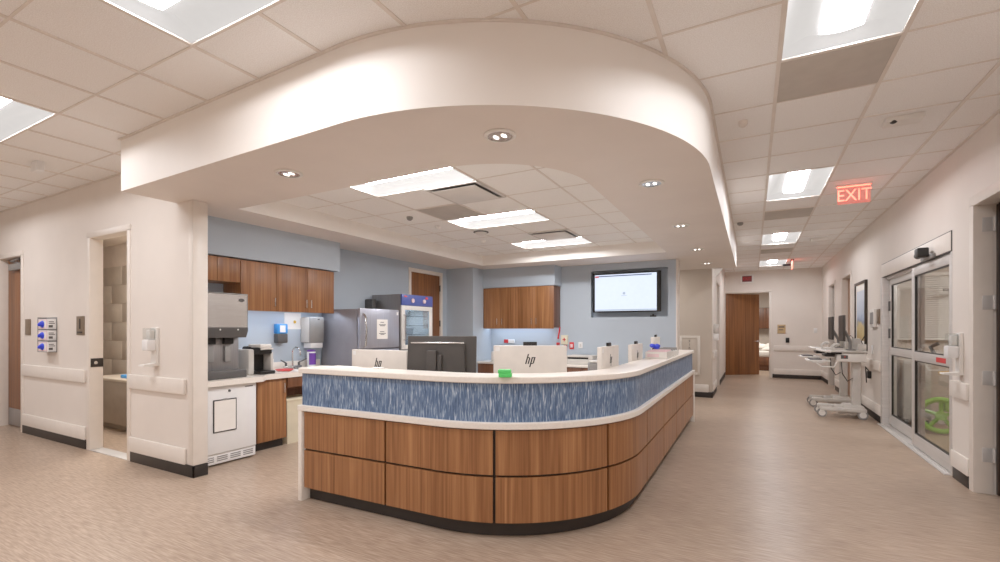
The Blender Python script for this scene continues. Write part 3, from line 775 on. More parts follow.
aio('silver all-in-one computer at the far right of the desk, behind the box of forms', (-1.11, 6.32), math.radians(91), w=.5, h=.40, zb=.155)

# charcoal monitor, back toward the camera
mo = thing('monitor', 'charcoal monitor seen from behind at the left of the counter', 'monitor', (-2.205, 3.09, .735), math.radians(20))
TL = Matrix.Rotation(math.radians(-5), 4, 'X')
def tilted(z): return Matrix.Translation((0, 0, .36)) @ TL @ Matrix.Translation((0, 0, -.36))
mb = MB(); mb.box(-.285, .285, -.005, .022, .10, .62-.015, .006, T=tilted(0)); sh = mb.build('shell', M['monitor'], mo)
mb = MB(); mb.prism([(-.24, .08), (.215, .08), (.195, .54), (-.24, .54)], -.045, -.004, 'y'); bmesh.ops.transform(mb.bm, matrix=tilted(0), verts=mb.bm.verts[:])
mb.build('back_hump', M['monitor'], mo)
mb = MB(); mb.box(-.242, .197, -.055, -.0, .542, .552, .003, T=tilted(0)); mb.build('trim_strip', M['steel'], mo)
mb = MB(); mb.box(-.095, -.02, -.085, -.0, .05, .49, .006); mb.box(-.016, .02, -.07, -.0, .05, .455, .006); mb.box(-.15, .12, -.19, .08, 0, .014, .004); mb.box(-.08, .01, -.12, -.06, .012, .08); mb.build('stand', M['monitor'], mo)
mb = MB(); mb.box(-.27, .27, .0222, .0245, .125, .59, T=tilted(0)); mb.build('screen', M['black'], mo)

# things on the counter top
p = thing('sticky_note_pad', 'stack of bright green note pads on the counter edge', 'note pad', (-1.435, 2.735, 1.081), math.radians(22))
mb = MB(); mb.box(-.042, .042, -.035, .035, 0, .024, .002); mb.build('lower_pad', M['note_green'], p)
mb = MB(); mb.box(-.046, .036, -.033, .037, .0245, .048, .002); mb.build('upper_pad', M['note_green'], p)
mb = MB(); mb.box(-.14, .14, -.1, .1, 0, .0015); tag(mb.build('paper_sheet', M['paper'], loc=(-3.0, 2.78, 1.081)), 'loose white paper lying on the left end of the counter top', 'paper')
mb = MB(); mb.box(-.07, .07, -.05, .05, 0, .0015); mb.box(-.02, .05, -.03, .03, .0015, .012, .003); tag(mb.build('note_card', M['paper'], loc=(-2.62, 2.80, 1.081)), 'small white card on the counter top before the left computer', 'paper')
bx = thing('forms_box', 'white box of pink and white forms on the right arm of the counter', 'box', (-.90, 5.35, 1.081), 0)
mb = MB(); mb.box(-.11, .11, -.2, -.19, 0, .07); mb.box(-.11, .11, .19, .2, 0, .07); mb.box(-.11, -.10, -.19, .19, 0, .07); mb.box(.10, .11, -.19, .19, 0, .07); mb.box(-.10, .10, -.19, .19, 0, .006); mb.build('tray', M['white_plastic'], bx)
mb = MB()
for k in range(9): mb.box(-.097, .097, -.18+.04*k, -.165+.04*k, .007, .076+.004*(k % 3))
mb.build('forms', M['pink_paper'], bx)
mb = MB(); mb.box(-.09, .03, -.203, -.2, .015, .05); mb.build('box_label', M['pink_paper'], bx)
for k in range(3):
    bb = thing('card_file', ['clear card file with dark tabs nearest the forms box', 'middle clear card file of the row on the right counter arm', 'clear card file at the far end of the row on the right counter arm'][k], 'file', (-.885, 5.70+.16*k, 1.081), 0, 'card files on the right counter arm')
    mb = MB(); mb.box(-.09, .09, -.05, .05, 0, .06, .003); mb.build('holder', M['white_plastic'], bb)
    mb = MB(); mb.box(-.08, .08, -.02, -.012, .06, .09); mb.box(-.08, .06, .02, .027, .06, .085); mb.build('tabs', M['gray'], bb)
mb = MB()
for k in range(14):
    a = random.uniform(0, 2*PI); rr = random.uniform(.0, .055)
    mb.ball((rr*math.cos(a), rr*.8*math.sin(a), .03+random.uniform(-.01, .025)), random.uniform(.018, .034), (1, .8, random.uniform(.6, 1.1)), 8)
for k in range(4): mb.tube([(.02*k-.03, 0, .04), (.024*k-.035, -.01, .055), (.026*k-.04, -.005, .062+.006*(k % 3))], [.012, .009, .006], 6)
tag(mb.build('rubber_gloves', M['glove'], loc=(-.92, 5.27, 1.160)), 'crumpled blue rubber gloves lying on the box of forms', 'gloves')
mb = MB(); mb.cyl((0, 0, 0), (0, 0, .09), .022, seg=14); mb.cyl((0, 0, .09), (0, 0, .105), .014, seg=12); tag(mb.build('black_bottle', M['black'], loc=(-1.005, 5.62, 1.081)), 'short black bottle beside the blue gloves', 'bottle')
mb = MB(); mb.box(-.04, .04, -.04, .04, 0, .03, .003); tag(mb.build('sticky_note_pad', M['note_green'], loc=(-.95, 6.2, 1.081)), 'pale green note pad behind the card files on the right counter arm', 'note pad')

# ------------------------------------------------------------------ kitchenette along the blue left wall
def cabinet_handle(x, y, z, h=.10):
    mb = MB(); mb.tube([(x, y, z-h/2), (x, y-.03, z-h/2), (x, y-.03, z+h/2), (x, y, z+h/2)], .006, 8); return mb
# wall cabinets: local x along world +Y (rz=90deg), front at local -y
uc = thing('wall_cabinet', 'walnut wall cabinet with three doors above the sink counter', 'cabinet', (XW, 3.31, 1.632), PI/2)
mb = MB(); mb.box(0, 1.356, -.318, -.002, 0, .56, .002); mb.build('carcass', M['wood'], uc)
for a, b_, hx in ((0, .457, .42), (.459, .916, .88), (.918, 1.356, .955)):
    mb = MB(); mb.box(a+.001, b_-.001, -.34, -.320, -.022, .558, .002); dr = mb.build('door', M['wood'], uc)
    cabinet_handle(hx, -.34, .09).build('handle', M['chrome'], dr)
mb = MB(); mb.box(.03, 1.33, -.26, -.20, -.012, 0); mb.build('light_strip', M['cool_strip'], uc)
uc = thing('wall_cabinet', 'short walnut wall cabinet directly above the ice machine', 'cabinet', (XW, 2.64, 1.925), PI/2)
mb = MB(); mb.box(0, .665, -.318, -.002, 0, .268, .002); mb.build('carcass', M['wood'], uc)
for a, b_ in ((0, .40), (.402, .665)):
    mb = MB(); mb.box(a+.001, b_-.001, -.34, -.320, .002, .266, .002); mb.build('door', M['wood'], uc)
# backsplash shelf behind ice machine stays wall
# countertop with jog
wt = thing('sink_countertop', 'white countertop with a sink running along the blue left wall', 'countertop', (0, 0, 0))
mb = MB(); mb.prism([(-5.495, 2.64), (-4.745, 2.64), (-4.745, 3.30), (-4.865, 3.42), (-4.865, 4.70), (-5.495, 4.70)], .815, .872)
mb.build('slab', M['solid'], wt)
mb = MB(); mb.box(-5.498, -5.48, 2.64, 4.70, .872, .96, .003); struct(mb.build('trim_90', M['solid']))
mb = MB(); mb.lathe([(.20, .874), (.215, .876), (.215, .872), (.19, .871)], (0, 0, 0), 32, cap=False, T=Matrix.Translation((-5.2, 4.28, 0))); mb.lathe([(.19, .8735), (.05, .8725)], (0, 0, 0), 32, T=Matrix.Translation((-5.2, 4.28, 0))); mb.build('sink_basin', M['steel'], wt)
fc = thing('faucet', 'chrome gooseneck faucet with wing handles at the sink', 'faucet', (-5.40, 4.18, .8765))
mb = MB(); mb.box(-.03, .03, -.13, .13, 0, .03, .01); mb.build('base', M['chrome'], fc)
pts = [(0, 0, .02), (0, 0, .2)]+[(.075-.075*math.cos(a), 0, .2+.075*math.sin(a)) for a in (PI*k/10 for k in range(11))]+[(.15, 0, .17)]
mb = MB(); mb.tube(pts, .011, 10); mb.build('spout', M['chrome'], fc)
for sg in (-1, 1):
    mb = MB(); mb.cyl((0, sg*.1, .03), (0, sg*.1, .07), .015, seg=10); mb.tube([(0, sg*.1, .07), (.02, sg*.15, .09), (.03, sg*.20, .115)], [.009, .010, .006]); mb.build('handle', M['dgray'], fc)
# base cabinet + apron
bc = thing('base_cabinet', 'walnut base cabinet beside the white undercounter refrigerator', 'cabinet', (XW, 3.33, 0), PI/2)
mb = MB(); mb.box(0, .38, -.58, -.002, .10, .815, .002); mb.box(.0, .38, -.52, -.002, 0, .10); mb.build('carcass', M['wood'], bc)
mb = MB(); mb.box(.003, .377, -.602, -.582, .105, .805, .002); dr = mb.build('door', M['wood'], bc)
cabinet_handle(.335, -.602, .70, .11).build('handle', M['chrome'], dr)
mb = MB(); mb.box(.0, .38, -.53, -.52, 0, .098); mb.build('toe_kick', M['base'], bc)
mb = MB(); mb.box(0, .98, -.02, .0, .69, .8148, .002); mb.box(0, .98, .54, .56, .12, .8148, .002); mb.box(.97, .98, .0, .54, .66, .8148)
tag(mb.build('sink_apron', M['wood_dark'], loc=(-4.90, 3.715, 0)), 'walnut apron panel under the sink counter above the bin', 'panel')
bpy.data.objects['sink_apron'].rotation_euler = (0, 0, PI/2)
# undercounter refrigerator
fr = thing('undercounter_refrigerator', 'white undercounter refrigerator beneath the ice machine', 'refrigerator', (XW, 2.645, 0), PI/2)
mb = MB(); mb.box(.0, .60, -.66, -.02, .03, .81, .006); mb.build('body', M['white'], fr)
mb = MB(); mb.box(.0, .60, -.715, -.662, .125, .808, .008); dr = mb.build('door', M['white'], fr)
mb = MB(); mb.box(.47, .56, -.7165, -.7145, .775, .785); mb.build('nameplate', M['dgray'], dr)
mb = MB(); mb.cyl((.30, -.724, .755), (.30, -.714, .755), .013, seg=14); mb.build('lock', M['dgray'], dr)
mb = MB(); mb.box(0.0, .60, -.70, -.655, .02, .12, .004); gl = mb.build('grille', M['white'], fr)
mb = MB()
for k in range(4):
    for j in range(3): mb.box(.04+.14*k, .15+.14*k, -.702, -.699, .045+.02*j, .056+.02*j)
mb.build('vent_slots', M['gray'], gl)
cl = thing('clipboard_sheet', 'black edged log sheet on the door of the white undercounter refrigerator', 'paper', (XW+.7165, 2.775, .34), PI/2)
mb = MB(); mb.box(0, .245, -.006, 0, 0, .335, .003); mb.build('backing', M['black'], cl)
mb = MB(); mb.box(.012, .233, -.0085, -.0062, .012, .323); mb.build('sheet', M['paper'], cl)
mb = MB(); mb.box(.10, .145, -.012, -.006, .322, .342, .003); mb.build('clip', M['gray'], cl)
# ice machine
im = thing('ice_dispenser', 'countertop ice and water dispenser with stainless hopper', 'ice dispenser', (XW, 2.65, .873), PI/2)
mb = MB(); mb.box(0, .52, -.52, -.04, .06, .435, .006); mb.build('lower_body', M['steel_dark'], im)
mb = MB(); mb.prism([(-.655, .52), (-.655, .885), (-.645, .895), (-.04, .895), (-.04, .43), (-.58, .43)], -.0, .53, 'x'); mb.build('hopper', M['steel'], im)
mb = MB(); mb.prism([(-.664, .50), (-.664, .535), (-.657, .54), (-.657, .505), (-.62, .437), (-.50, .437), (-.50, .43), (-.63, .43)], -.004, .534, 'x'); mb.build('hopper_trim', M['dgray'], im)
mb = MB(); mb.box(-.004, .534, -.662, -.63, .887, .90, .004); mb.box(.526, .536, -.66, -.60, .53, .895, .003); mb.build('hopper_edge', M['gray'], im)
mb = MB(); mb.box(.0, .53, -.655, -.05, 0, .085, .012); mb.build('drip_tray', M['dgray'], im)
for x in (.20, .39):
    mb = MB(); mb.box(x-.05, x+.05, -.56, -.50, .36, .432, .008); dsp = mb.build('dispense_chute', M['black'], im)
    mb = MB(); mb.box(x-.035, x+.035, -.545, -.521, .17, .34, .006); mb.build('lever', M['gray'], dsp)
    mb = MB(); mb.cyl((x+.03, -.668, .515), (x+.03, -.655, .515), .008, seg=10); mb.build('indicator', M['white'], dsp)
mb = MB(); mb.lathe([(.024, 0), (.024, .002)], seg=20, T=Matrix.Translation((.465, -.655, .83)) @ Matrix.Rotation(PI/2, 4, 'X') @ Matrix.Diagonal((1.4, .8, 1, 1))); mb.build('badge', M['dgray'], im)
# coffee maker
cm = thing('coffee_maker', 'black and silver pod coffee maker beside the ice dispenser', 'coffee maker', (-5.12, 3.46, .873), PI/2)
mb = MB(); mb.box(-.15, -.075, -.10, .14, 0, .29, .02); mb.build('water_tank', M['light_gray'], cm)
mb = MB(); mb.box(-.07, .10, -.02, .15, .0, .32, .02); mb.box(-.07, .10, -.17, .15, .23, .31, .015); mb.box(-.075, .12, -.20, .15, 0, .04, .01); mb.build('body', M['black'], cm)
mb = MB(); mb.box(-.06, .09, -.18, .05, .30, .345, .015); mb.tube([(-.06, -.19, .29), (.02, -.205, .295), (.09, -.19, .29)], .01); mb.build('lid', M['silver'], cm)
mb = MB(); mb.box(.10, .135, -.14, .14, .03, .25, .01); mb.build('side_panel', M['light_gray'], cm)
mb = MB(); mb.box(.10, .16, -.05, .08, 0, .16, .01); tag(mb.build('paper_towel_stack', M['paper'], loc=(-5.33, 3.66, .873)), 'stack of white paper goods beside the coffee maker', 'paper goods')
mb = MB(); mb.lathe([(.07, 0), (.10, .012), (.105, .022), (.095, .020), (.06, .008)], seg=28); tag(mb.build('red_plate', M['pink_red'], loc=(-5.12, 3.85, .873)), 'coral red plate on the white sink counter', 'plate')
# wall dispensers
sd = thing('soap_dispenser', 'blue and grey soap dispenser on the blue wall above the sink counter', 'dispenser', (XW, 3.97, 1.21), PI/2)
mb = MB(); mb.box(0, .15, -.09, 0, 0, .12, .012); mb.build('base', M['dgray'], sd)
mb = MB(); mb.box(.0, .15, -.09, 0, .122, .25, .012); bt = mb.build('cover', M['sky_blue'], sd)
mb = MB(); mb.box(.03, .11, -.0915, -.089, .14, .23); mb.build('window', M['white'], bt)
nt_ = thing('wall_notice', 'white paper notice with a yellow mark on the blue wall', 'notice', (XW, 4.13, 1.39), PI/2)
mb = MB(); mb.box(0, .26, -.003, 0, 0, .22); mb.build('sheet', M['paper'], nt_)
mb = MB(); mb.cyl((.16, -.0045, .10), (.16, -.003, .10), .022, seg=14); mb.build('mark', M['yellow'], nt_)
td = thing('paper_towel_dispenser', 'grey paper towel dispenser on the wall beside the steel refrigerator', 'dispenser', (XW, 4.39, 1.20), PI/2)
mb = MB(); mb.box(0, .24, -.19, 0, 0, .36, .02); mb.build('housing', M['gray'], td)
mb = MB(); mb.box(-.008, .0, -.17, -.01, .01, .35, .003); mb.build('side_cover', M['light_gray'], td)
mb = MB(); mb.box(.02, .22, -.18, -.03, -.07, 0, .006); mb.build('paper_outlet', M['white'], td)
mb = MB(); mb.box(.12, .16, -.192, -.189, .32, .335); mb.build('latch', M['chrome'], td)
wp = thing('wipes_canister', 'white wipes canister with purple label below the towel dispenser', 'canister', (-5.36, 4.45, .873))
mb = MB(); mb.lathe([(.055, 0), (.058, .005), (.058, .20), (.052, .21)], seg=24); mb.build('body', M['white'], wp)
mb = MB(); n = 14; mb.loft([[Vector((.0592*math.cos(a), .0592*math.sin(a), z)) for a in (-PI/2+.35+PI*.75*i/n for i in range(n+1))] for z in (.03, .19)], closed=False); mb.build('label_band', M['purple'], wp)
mb = MB(); mb.lathe([(.055, .21), (.056, .225), (.03, .235)], seg=24); mb.build('cap', M['purple'], wp)
# bin
tb = thing('waste_bin', 'cream rectangular waste bin under the sink counter', 'bin', (-5.06, 3.92, 0))
mb = MB(); mb.loft([[Vector((sx*a, sy*b_, z)) for sx, sy in ((-1, -1), (1, -1), (1, 1), (-1, 1))] for a, b_, z in ((.11, .16, 0), (.14, .19, .53))], cap=True); mb.build('bucket', M['cream'], tb)
mb = MB(); mb.box(-.148, .148, -.198, .198, .515, .545, .008); mb.build('rim', M['cream'], tb)

# steel refrigerator
sf = thing('steel_refrigerator', 'stainless steel refrigerator with grey side and a paper notice', 'refrigerator', (XW, 4.72, 0), PI/2)
mb = MB(); mb.box(0, .80, -.72, -.03, .03, 1.67, .008); mb.build('body', M['fridge_side'], sf)
mb = MB(); mb.box(0.0, .80, -.785, -.73, 1.12, 1.68, .012); dr = mb.build('freezer_door', M['fridge_door'], sf)
mb = MB(); mb.box(0.0, .80, -.785, -.73, .06, 1.10, .012); mb.build('fridge_door', M['fridge_door'], sf)
mb = MB(); mb.tube([(.06, -.785, 1.14), (.06, -.825, 1.16), (.06, -.84, 1.36), (.06, -.825, 1.56), (.06, -.785, 1.60)], .014, 10); mb.build('handle', M['chrome'], dr)
mb = MB(); mb.box(.74, .775, -.7865, -.7845, 1.60, 1.645); mb.build('badge', M['white'], dr)
nn = thing('paper_notice', 'white paper notice with printed lines on the steel refrigerator door', 'notice', (XW+.786, 5.04, 1.25), PI/2)
mb = MB(); mb.box(0, .22, -.003, 0, 0, .28); mb.build('sheet', M['paper'], nn)
mb = MB()
for z, a, b_ in ((.235, .07, .14), (.20, .04, .18), (.185, .06, .16), (.10, .06, .15), (.075, .04, .18), (.06, .07, .15)): mb.box(a, b_, -.0045, -.003, z, z+.009)
mb.build('printed_lines', M['ink'], nn)
# warming cabinet
wm = thing('warming_cabinet', 'tall stainless warming cabinet with glass door and blue control panel', 'warming cabinet', (XW, 5.74, 0), PI/2)
mb = MB(); t_ = .04
mb.box(0, t_, -.62, -.03, .1, 1.945, .004); mb.box(.80-t_, .80, -.62, -.03, .1, 1.945, .004); mb.box(t_, .80-t_, -.62, -.03, 1.72, 1.945, .004); mb.box(t_, .80-t_, -.62, -.03, .1, .16); mb.box(t_, .80-t_, -.07, -.03, .16, 1.72); mb.box(t_, .80-t_, -.62, -.03, 1.02, 1.07)
for sx in (.05, .75):
    for sy in (-.55, -.1): mb.cyl((sx, sy, 0), (sx, sy, .1), .03, seg=12)
mb.build('body', M['steel_dark'], wm)
mb = MB(); mb.box(0, .80, -.655, -.622, 1.77, 1.945, .006); cpnl = mb.build('control_panel', M['control_blue'], wm)
for x in (.26, .56):
    mb = MB(); mb.cyl((x, -.67, 1.85), (x, -.654, 1.85), .035, seg=18); mb.build('dial', M['pink_paper'], cpnl)
mb = MB(); mb.box(.60, .66, -.657, -.654, 1.89, 1.925); mb.box(.05, .12, -.657, -.654, 1.90, 1.92); mb.build('indicator', M['pink_red'], cpnl)
def oven_door(z0, z1):
    mb = MB(); f_ = .085
    mb.box(0.0, f_, -.65, -.622, z0, z1, .004); mb.box(.80-f_, .80, -.65, -.622, z0, z1, .004); mb.box(f_, .80-f_, -.65, -.622, z1-f_*.8, z1, .004); mb.box(f_, .80-f_, -.65, -.622, z0, z0+f_*.8, .004)
    dr = mb.build('door', M['white_plastic'], wm)
    mb = MB(); mb.box(f_, .80-f_, -.638, -.632, z0+.068, z1-.068); mb.build('pane', M['oven_glass'], dr)
    mb = MB(); mb.tube([(.05, -.65, z0+.15), (.05, -.685, z0+.15), (.05, -.685, z1-.15), (.05, -.65, z1-.15)], .011, 8); mb.build('handle', M['chrome'], dr)
oven_door(1.07, 1.765); oven_door(.14, 1.05)
mb = MB()
for z in (1.15, 1.30, 1.45, 1.6):
    for k in range(9): mb.cyl((.06, -.58+.06*k, z), (.74, -.58+.06*k, z), .004, seg=6)
    mb.cyl((.06, -.59, z), (.74, -.59, z), .006, seg=6)
mb.build('rack', M['chrome'], wm)
mb = MB(); mb.box(.042, .758, -.078, -.071, .165, 1.715); mb.box(.041, .046, -.60, -.08, .165, 1.715); mb.box(.754, .759, -.60, -.08, .165, 1.715); mb.build('liner', M['light_gray'], wm)
for k in range(4):
    mb = MB(); mb.box(-.17, .17, -.2, .2, 0, .055, .02); tag(mb.build('folded_blanket', M['linen'], loc=(XW+.36, 5.74+.25, 1.155+.057*k if k < 2 else 1.305+.057*(k-2)), ), ['lowest folded white blanket in the warming cabinet', 'folded white blanket second from the bottom in the warming cabinet', 'folded white blanket third from the bottom in the warming cabinet', 'topmost folded white blanket in the warming cabinet'][k], 'blanket', 'folded blankets in the warming cabinet')
wbx = thing('wall_panel_box', 'dark grey box behind the steel refrigerator and before the warming cabinet', 'box', (XW, 5.60, 1.2), PI/2)
mb = MB(); mb.box(0, .10, -.16, 0, 0, .67, .01); mb.build('housing', M['dgray'], wbx)

# ------------------------------------------------------------------ back wall of the station
uc = thing('wall_cabinet', 'walnut wall cabinet with four doors on the blue back wall', 'cabinet', (-4.86, YB, 1.42))
mb = MB(); mb.box(0, 1.54, -.338, -.002, 0, .80, .002); mb.build('carcass', M['wood_dark'], uc)
for k, hx in enumerate((.33, .44, 1.09, 1.19)):
    mb = MB(); mb.box(.385*k+.001, .385*(k+1)-.001, -.36, -.34, -.022, .798, .002); dr = mb.build('door', M['wood'], uc)
    cabinet_handle(hx, -.36, .12, .12).build('handle', M['chrome'], dr)
mb = MB(); mb.box(.04, 1.40, -.20, -.14, -.012, 0); mb.build('light_strip', M['cool_strip'], uc)
mb = MB(); mb.box(.165, .172, -.16, -.15, -.02, -.012); mb.build('puck', M['chrome'], uc)
lb = thing('base_cabinet', 'walnut base cabinet with white counter along the blue back wall', 'cabinet', (-4.86, YB, 0))
mb = MB(); mb.box(0, 2.6, -.56, -.016, .10, .70, .002); mb.build('carcass', M['wood_dark'], lb)
mb = MB(); mb.box(-.005, 2.62, -.60, -.016, .70, .74, .004); mb.build('countertop', M['solid'], lb)
for k in range(6):
    mb = MB(); mb.box(.433*k+.002, .433*(k+1)-.002, -.582, -.562, .105, .69, .002); mb.build('door', M['wood_dark'], lb)
mb = MB(); mb.box(0, 2.6, -.50, -.49, 0, .10); mb.build('toe_kick', M['base'], lb)

tv = thing('television', 'wall television with a bright white screen in the blue wall recess', 'television', (-2.07, 8.795, 1.615))
mb = MB(); mb.box(-.585, .645, -.175, -.115, .085, .815, .008); mb.box(-.2, .2, -.115, .0, .25, .6, .01); mb.build('housing', M['black'], tv)
mb = MB(); mb.box(-.545, .575, -.178, -.174, .11, .785); sc = mb.build('screen', M['screen'], tv)
mb = MB(); mb.box(-.47, .49, -.1795, -.178, .748, .765); mb.build('title_bar', M['screen_bar'], sc)
mb = MB(); mb.box(-.54, -.47, -.1795, -.178, .735, .765); mb.build('red_tab', M['screen_red'], sc)
mb = MB(); mb.cyl((0.0, -.1795, .43), (0.0, -.178, .43), .025, seg=16); mb.box(-.05, .05, -.1795, -.178, .385, .392); mb.box(-.54, .57, -.1795, -.178, .117, .137); mb.build('desktop_marks', M['screen_gray'], sc)
mb = MB(); mb.box(-.05, .05, -.03, .03, 0, .025, .004); mb.cyl((0, 0, .025), (0, 0, .05), .015, seg=10)
tag(mb.build('sensor_puck', M['black'], loc=(-1.57, 8.70, 1.612)), 'small black device on the ledge under the television', 'device')

def wallbox(name, label, cat, x, z, w, h, mat, dpt=.03, y=YB, extra=None, rz=0., X=None):
    o = thing(name, label, cat, (x, y, z), rz)
    mb = MB(); mb.box(0, w, -dpt, 0.0005, 0, h, .004); p_ = mb.build('plate', M[mat], o)
    if extra:
        for nm, (a, b_, c, d_, m_) in extra.items():
            mb = MB(); mb.box(a, b_, -dpt-.004, -dpt+.001, c, d_, .001); mb.build(nm, M[m_], p_)
    return o
wallbox('alarm_box', 'red and white alarm box on the blue wall below the wall cabinet', 'alarm', -4.55, 1.10, .23, .075, 'white', .04, extra={'red_half': (.0, .10, .0, .075, 'red')})
o = thing('red_pull_cord', 'red cord hanging from the right end of the back wall cabinet', 'cord', (-3.308, 8.60, 1.43))
mb = MB(); mb.tube([(0, 0, 0), (-.012, -.004, -.08), (-.035, -.006, -.20)], [.012, .016, .014], 8); mb.box(-.05, -.018, -.012, .0, -.235, -.19, .004); mb.build('cord', M['red'], o)
wallbox('pull_station', 'cream box with a red cross beside the red outlets', 'box', -3.29, 1.09, .135, .18, 'cream', .05, extra={'cross_bar': (.035, .10, .085, .105, 'red'), 'cross_post': (.058, .078, .06, .13, 'red')})
wallbox('red_outlet', 'red outlet plate left of the cream box', 'outlet', -3.40, 1.01, .07, .115, 'red', .012, extra={'socket': (.02, .05, .03, .085, 'dark_red')})
wallbox('red_outlet', 'small red outlet plate directly below the cream box', 'outlet', -3.25, .965, .07, .115, 'red', .012, extra={'socket': (.02, .05, .03, .085, 'dark_red')})
wallbox('red_outlet', 'red switch plate right of the cream box', 'outlet', -3.13, 1.0, .09, .135, 'red', .012, extra={'socket': (.02, .07, .03, .10, 'pink_paper')})
wallbox('white_outlet', 'white outlet plate on the blue back wall right of the red plates', 'outlet', -2.95, 1.02, .085, .12, 'white', .01, extra={'socket': (.025, .06, .03, .09, 'light_gray')})
sm = thing('small_printer', 'small white card printer on the back counter left of the wide silver computer', 'printer', (-4.46, 8.25, .741))
mb = MB(); mb.box(-.13, .13, -.12, .12, 0, .20, .012); mb.build('body', M['white_plastic'], sm)
mb = MB(); mb.box(.04, .09, -.1225, -.119, .13, .155); mb.box(.0, .10, -.1225, -.119, .03, .04); mb.build('panel', M['dgray'], sm)
pr = thing('printer', 'white printer with a dark slot on the back counter', 'printer', (-2.72, 8.38, .741))
mb = MB(); mb.box(-.30, .20, -.22, .20, 0, .10, .01); mb.box(-.30, -.28, -.22, .2, .10, .14); mb.box(.12, .2, -.22, .2, .10, .14, .004); mb.box(-.30, .20, -.22, .2, .135, .165, .008); mb.build('body', M['light_gray'], pr)
mb = MB(); mb.box(-.28, .12, -.19, .19, .101, .136); mb.build('slot', M['black'], pr)
ph = thing('desk_phone', 'dark desk telephone beside the wide silver computer', 'telephone', (-1.77, 4.62, .736), math.radians(20))
mb = MB(); mb.prism([(-.1, 0), (.1, 0), (.1, .10), (-.1, .04)], -.1, .1, 'x'); mb.build('body', M['dgray'], ph)
mb = MB(); mb.tube([(-.07, -.07, .09), (-.07, 0, .13), (-.07, .08, .14)], [.025, .018, .025], 8); mb.build('handset', M['black'], ph)
lt = thing('label_printer', 'grey label printer between the wide computer and the right arm computers', 'printer', (-1.85, 6.2, .736), math.radians(20))
mb = MB(); mb.box(-.12, .12, -.13, .13, 0, .20, .02); mb.box(-.10, .10, -.14, -.12, .10, .14, .005); mb.build('body', M['gray'], lt)
mb = MB(); mb.box(-.11, .11, -.11, .11, .201, .23, .02); mb.build('lid', M['light_gray'], lt)
sd_ = thing('side_table', 'grey equipment table behind the counter holding the label printer', 'table', (-1.98, 6.2, 0))
mb = MB(); mb.box(-.3, .3, -.3, .3, .70, .735, .005); mb.build('table_top', M['light_gray'], sd_)
for sx in (-.26, .26):
    for sy in (-.26, .26):
        mb = MB(); mb.box(sx-.02, sx+.02, sy-.02, sy+.02, 0, .70); mb.build('leg', M['gray'], sd_)
bpy.data.objects.remove(ph.children[0]); bpy.data.objects.remove(ph.children[0]); bpy.data.objects.remove(ph)

# ------------------------------------------------------------------ left wall fittings
wallbox('room_sign', 'bronze room sign beside the closed wooden door at the far left', 'sign', -8.55, 1.315, .16, .21, 'bronze', .012, y=YL)
wallbox('room_sign', 'bronze room sign beside the open washroom doorway', 'sign', -7.03, 1.325, .19, .22, 'bronze', .012, y=YL, extra={'pictogram': (.08, .11, .07, .19, 'base'), 'text_strip': (.03, .16, .02, .04, 'base')})
rk = thing('glove_box_holder', 'wall rack holding three glove boxes between the two bronze signs', 'rack', (-7.875, YL, 1.12))
mb = MB(); mb.box(-.008, .29, -.004, .0005, -.015, .42, .001)
for z in (-.012, .127, .266): mb.box(-.008, .29, -.09, -.004, z, z+.007)
mb.box(-.014, -.008, -.09, .0005, -.015, .42); mb.build('rack', M['gray'], rk)
rows = ('bottom', 'middle', 'top')
for k in range(3):
    z = 1.1145+.139*k+.0005
    g_ = thing('glove_box', 'pink edged box dispensing blue gloves, %s one in the wall rack' % rows[k], 'glove box', (-7.873, YL-.088, z), 0, 'glove boxes in the wall rack')
    mb = MB(); mb.box(0, .275, 0, .083, 0, .124, .002); bxx = mb.build('carton', M['white'], g_)
    mb = MB(); mb.box(.005, .27, -.001, 0.0005, .005, .119); bf = mb.build('front_panel', M['pink_paper'], bxx)
    mb = MB(); mb.box(.035, .24, -.002, -.001, .02, .105); mb.build('label', M['paper'], bxx)
    mb = MB(); mb.box(.2745, .2762, .012, .05, .02, .05); mb.box(.2745, .2762, .012, .07, .065, .075); mb.box(.2745, .2762, .012, .06, .085, .095); mb.build('side_print', M['ink'], bxx)
    mb = MB(); mb.ball((.137, -.004, .06), .045, (1.2, .5, .95), 12); mb.ball((.11, -.02, .055), .028, (1.1, .8, .8), 8); mb.ball((.155, -.022, .068), .024, (1, .9, 1), 8); mb.build('gloves', M['glove'], g_)
def sanitizer(label, loc, rz):
    t = thing('sanitizer_dispenser', label, 'dispenser', loc, rz, 'wall hand sanitizer dispensers')
    mb = MB(); mb.box(-.055, .055, -.03, 0.0005, .02, .38, .008); mb.build('back_plate', M['white_plastic'], t)
    mb = MB(); mb.box(-.055, .055, -.11, -.03, .15, .262, .014); mb.build('body', M['white'], t)
    mb = MB(); mb.box(-.053, .053, -.105, -.031, .264, .375, .014); mb.build('window_cover', M['acrylic'], t)
    mb = MB(); mb.box(-.035, .035, -.08, -.032, .264, .355, .01); mb.build('refill', M['white_plastic'], t)
    mb = MB(); mb.prism([(0.0005, 0), (-.001, .03), (-.06, .02), (-.135, .012), (-.14, 0), (-.06, -.008)], -.05, .05, 'x'); mb.build('drip_tray', M['white_plastic'], t)
    return t
SN = sanitizer('white hand sanitizer dispenser on the left wall beside the washroom doorway', (-5.27, YL, 1.03), 0)
dup(SN, 'white hand sanitizer dispenser on the wall right of the sliding glass doors', (XR, 5.73, .98), -PI/2)

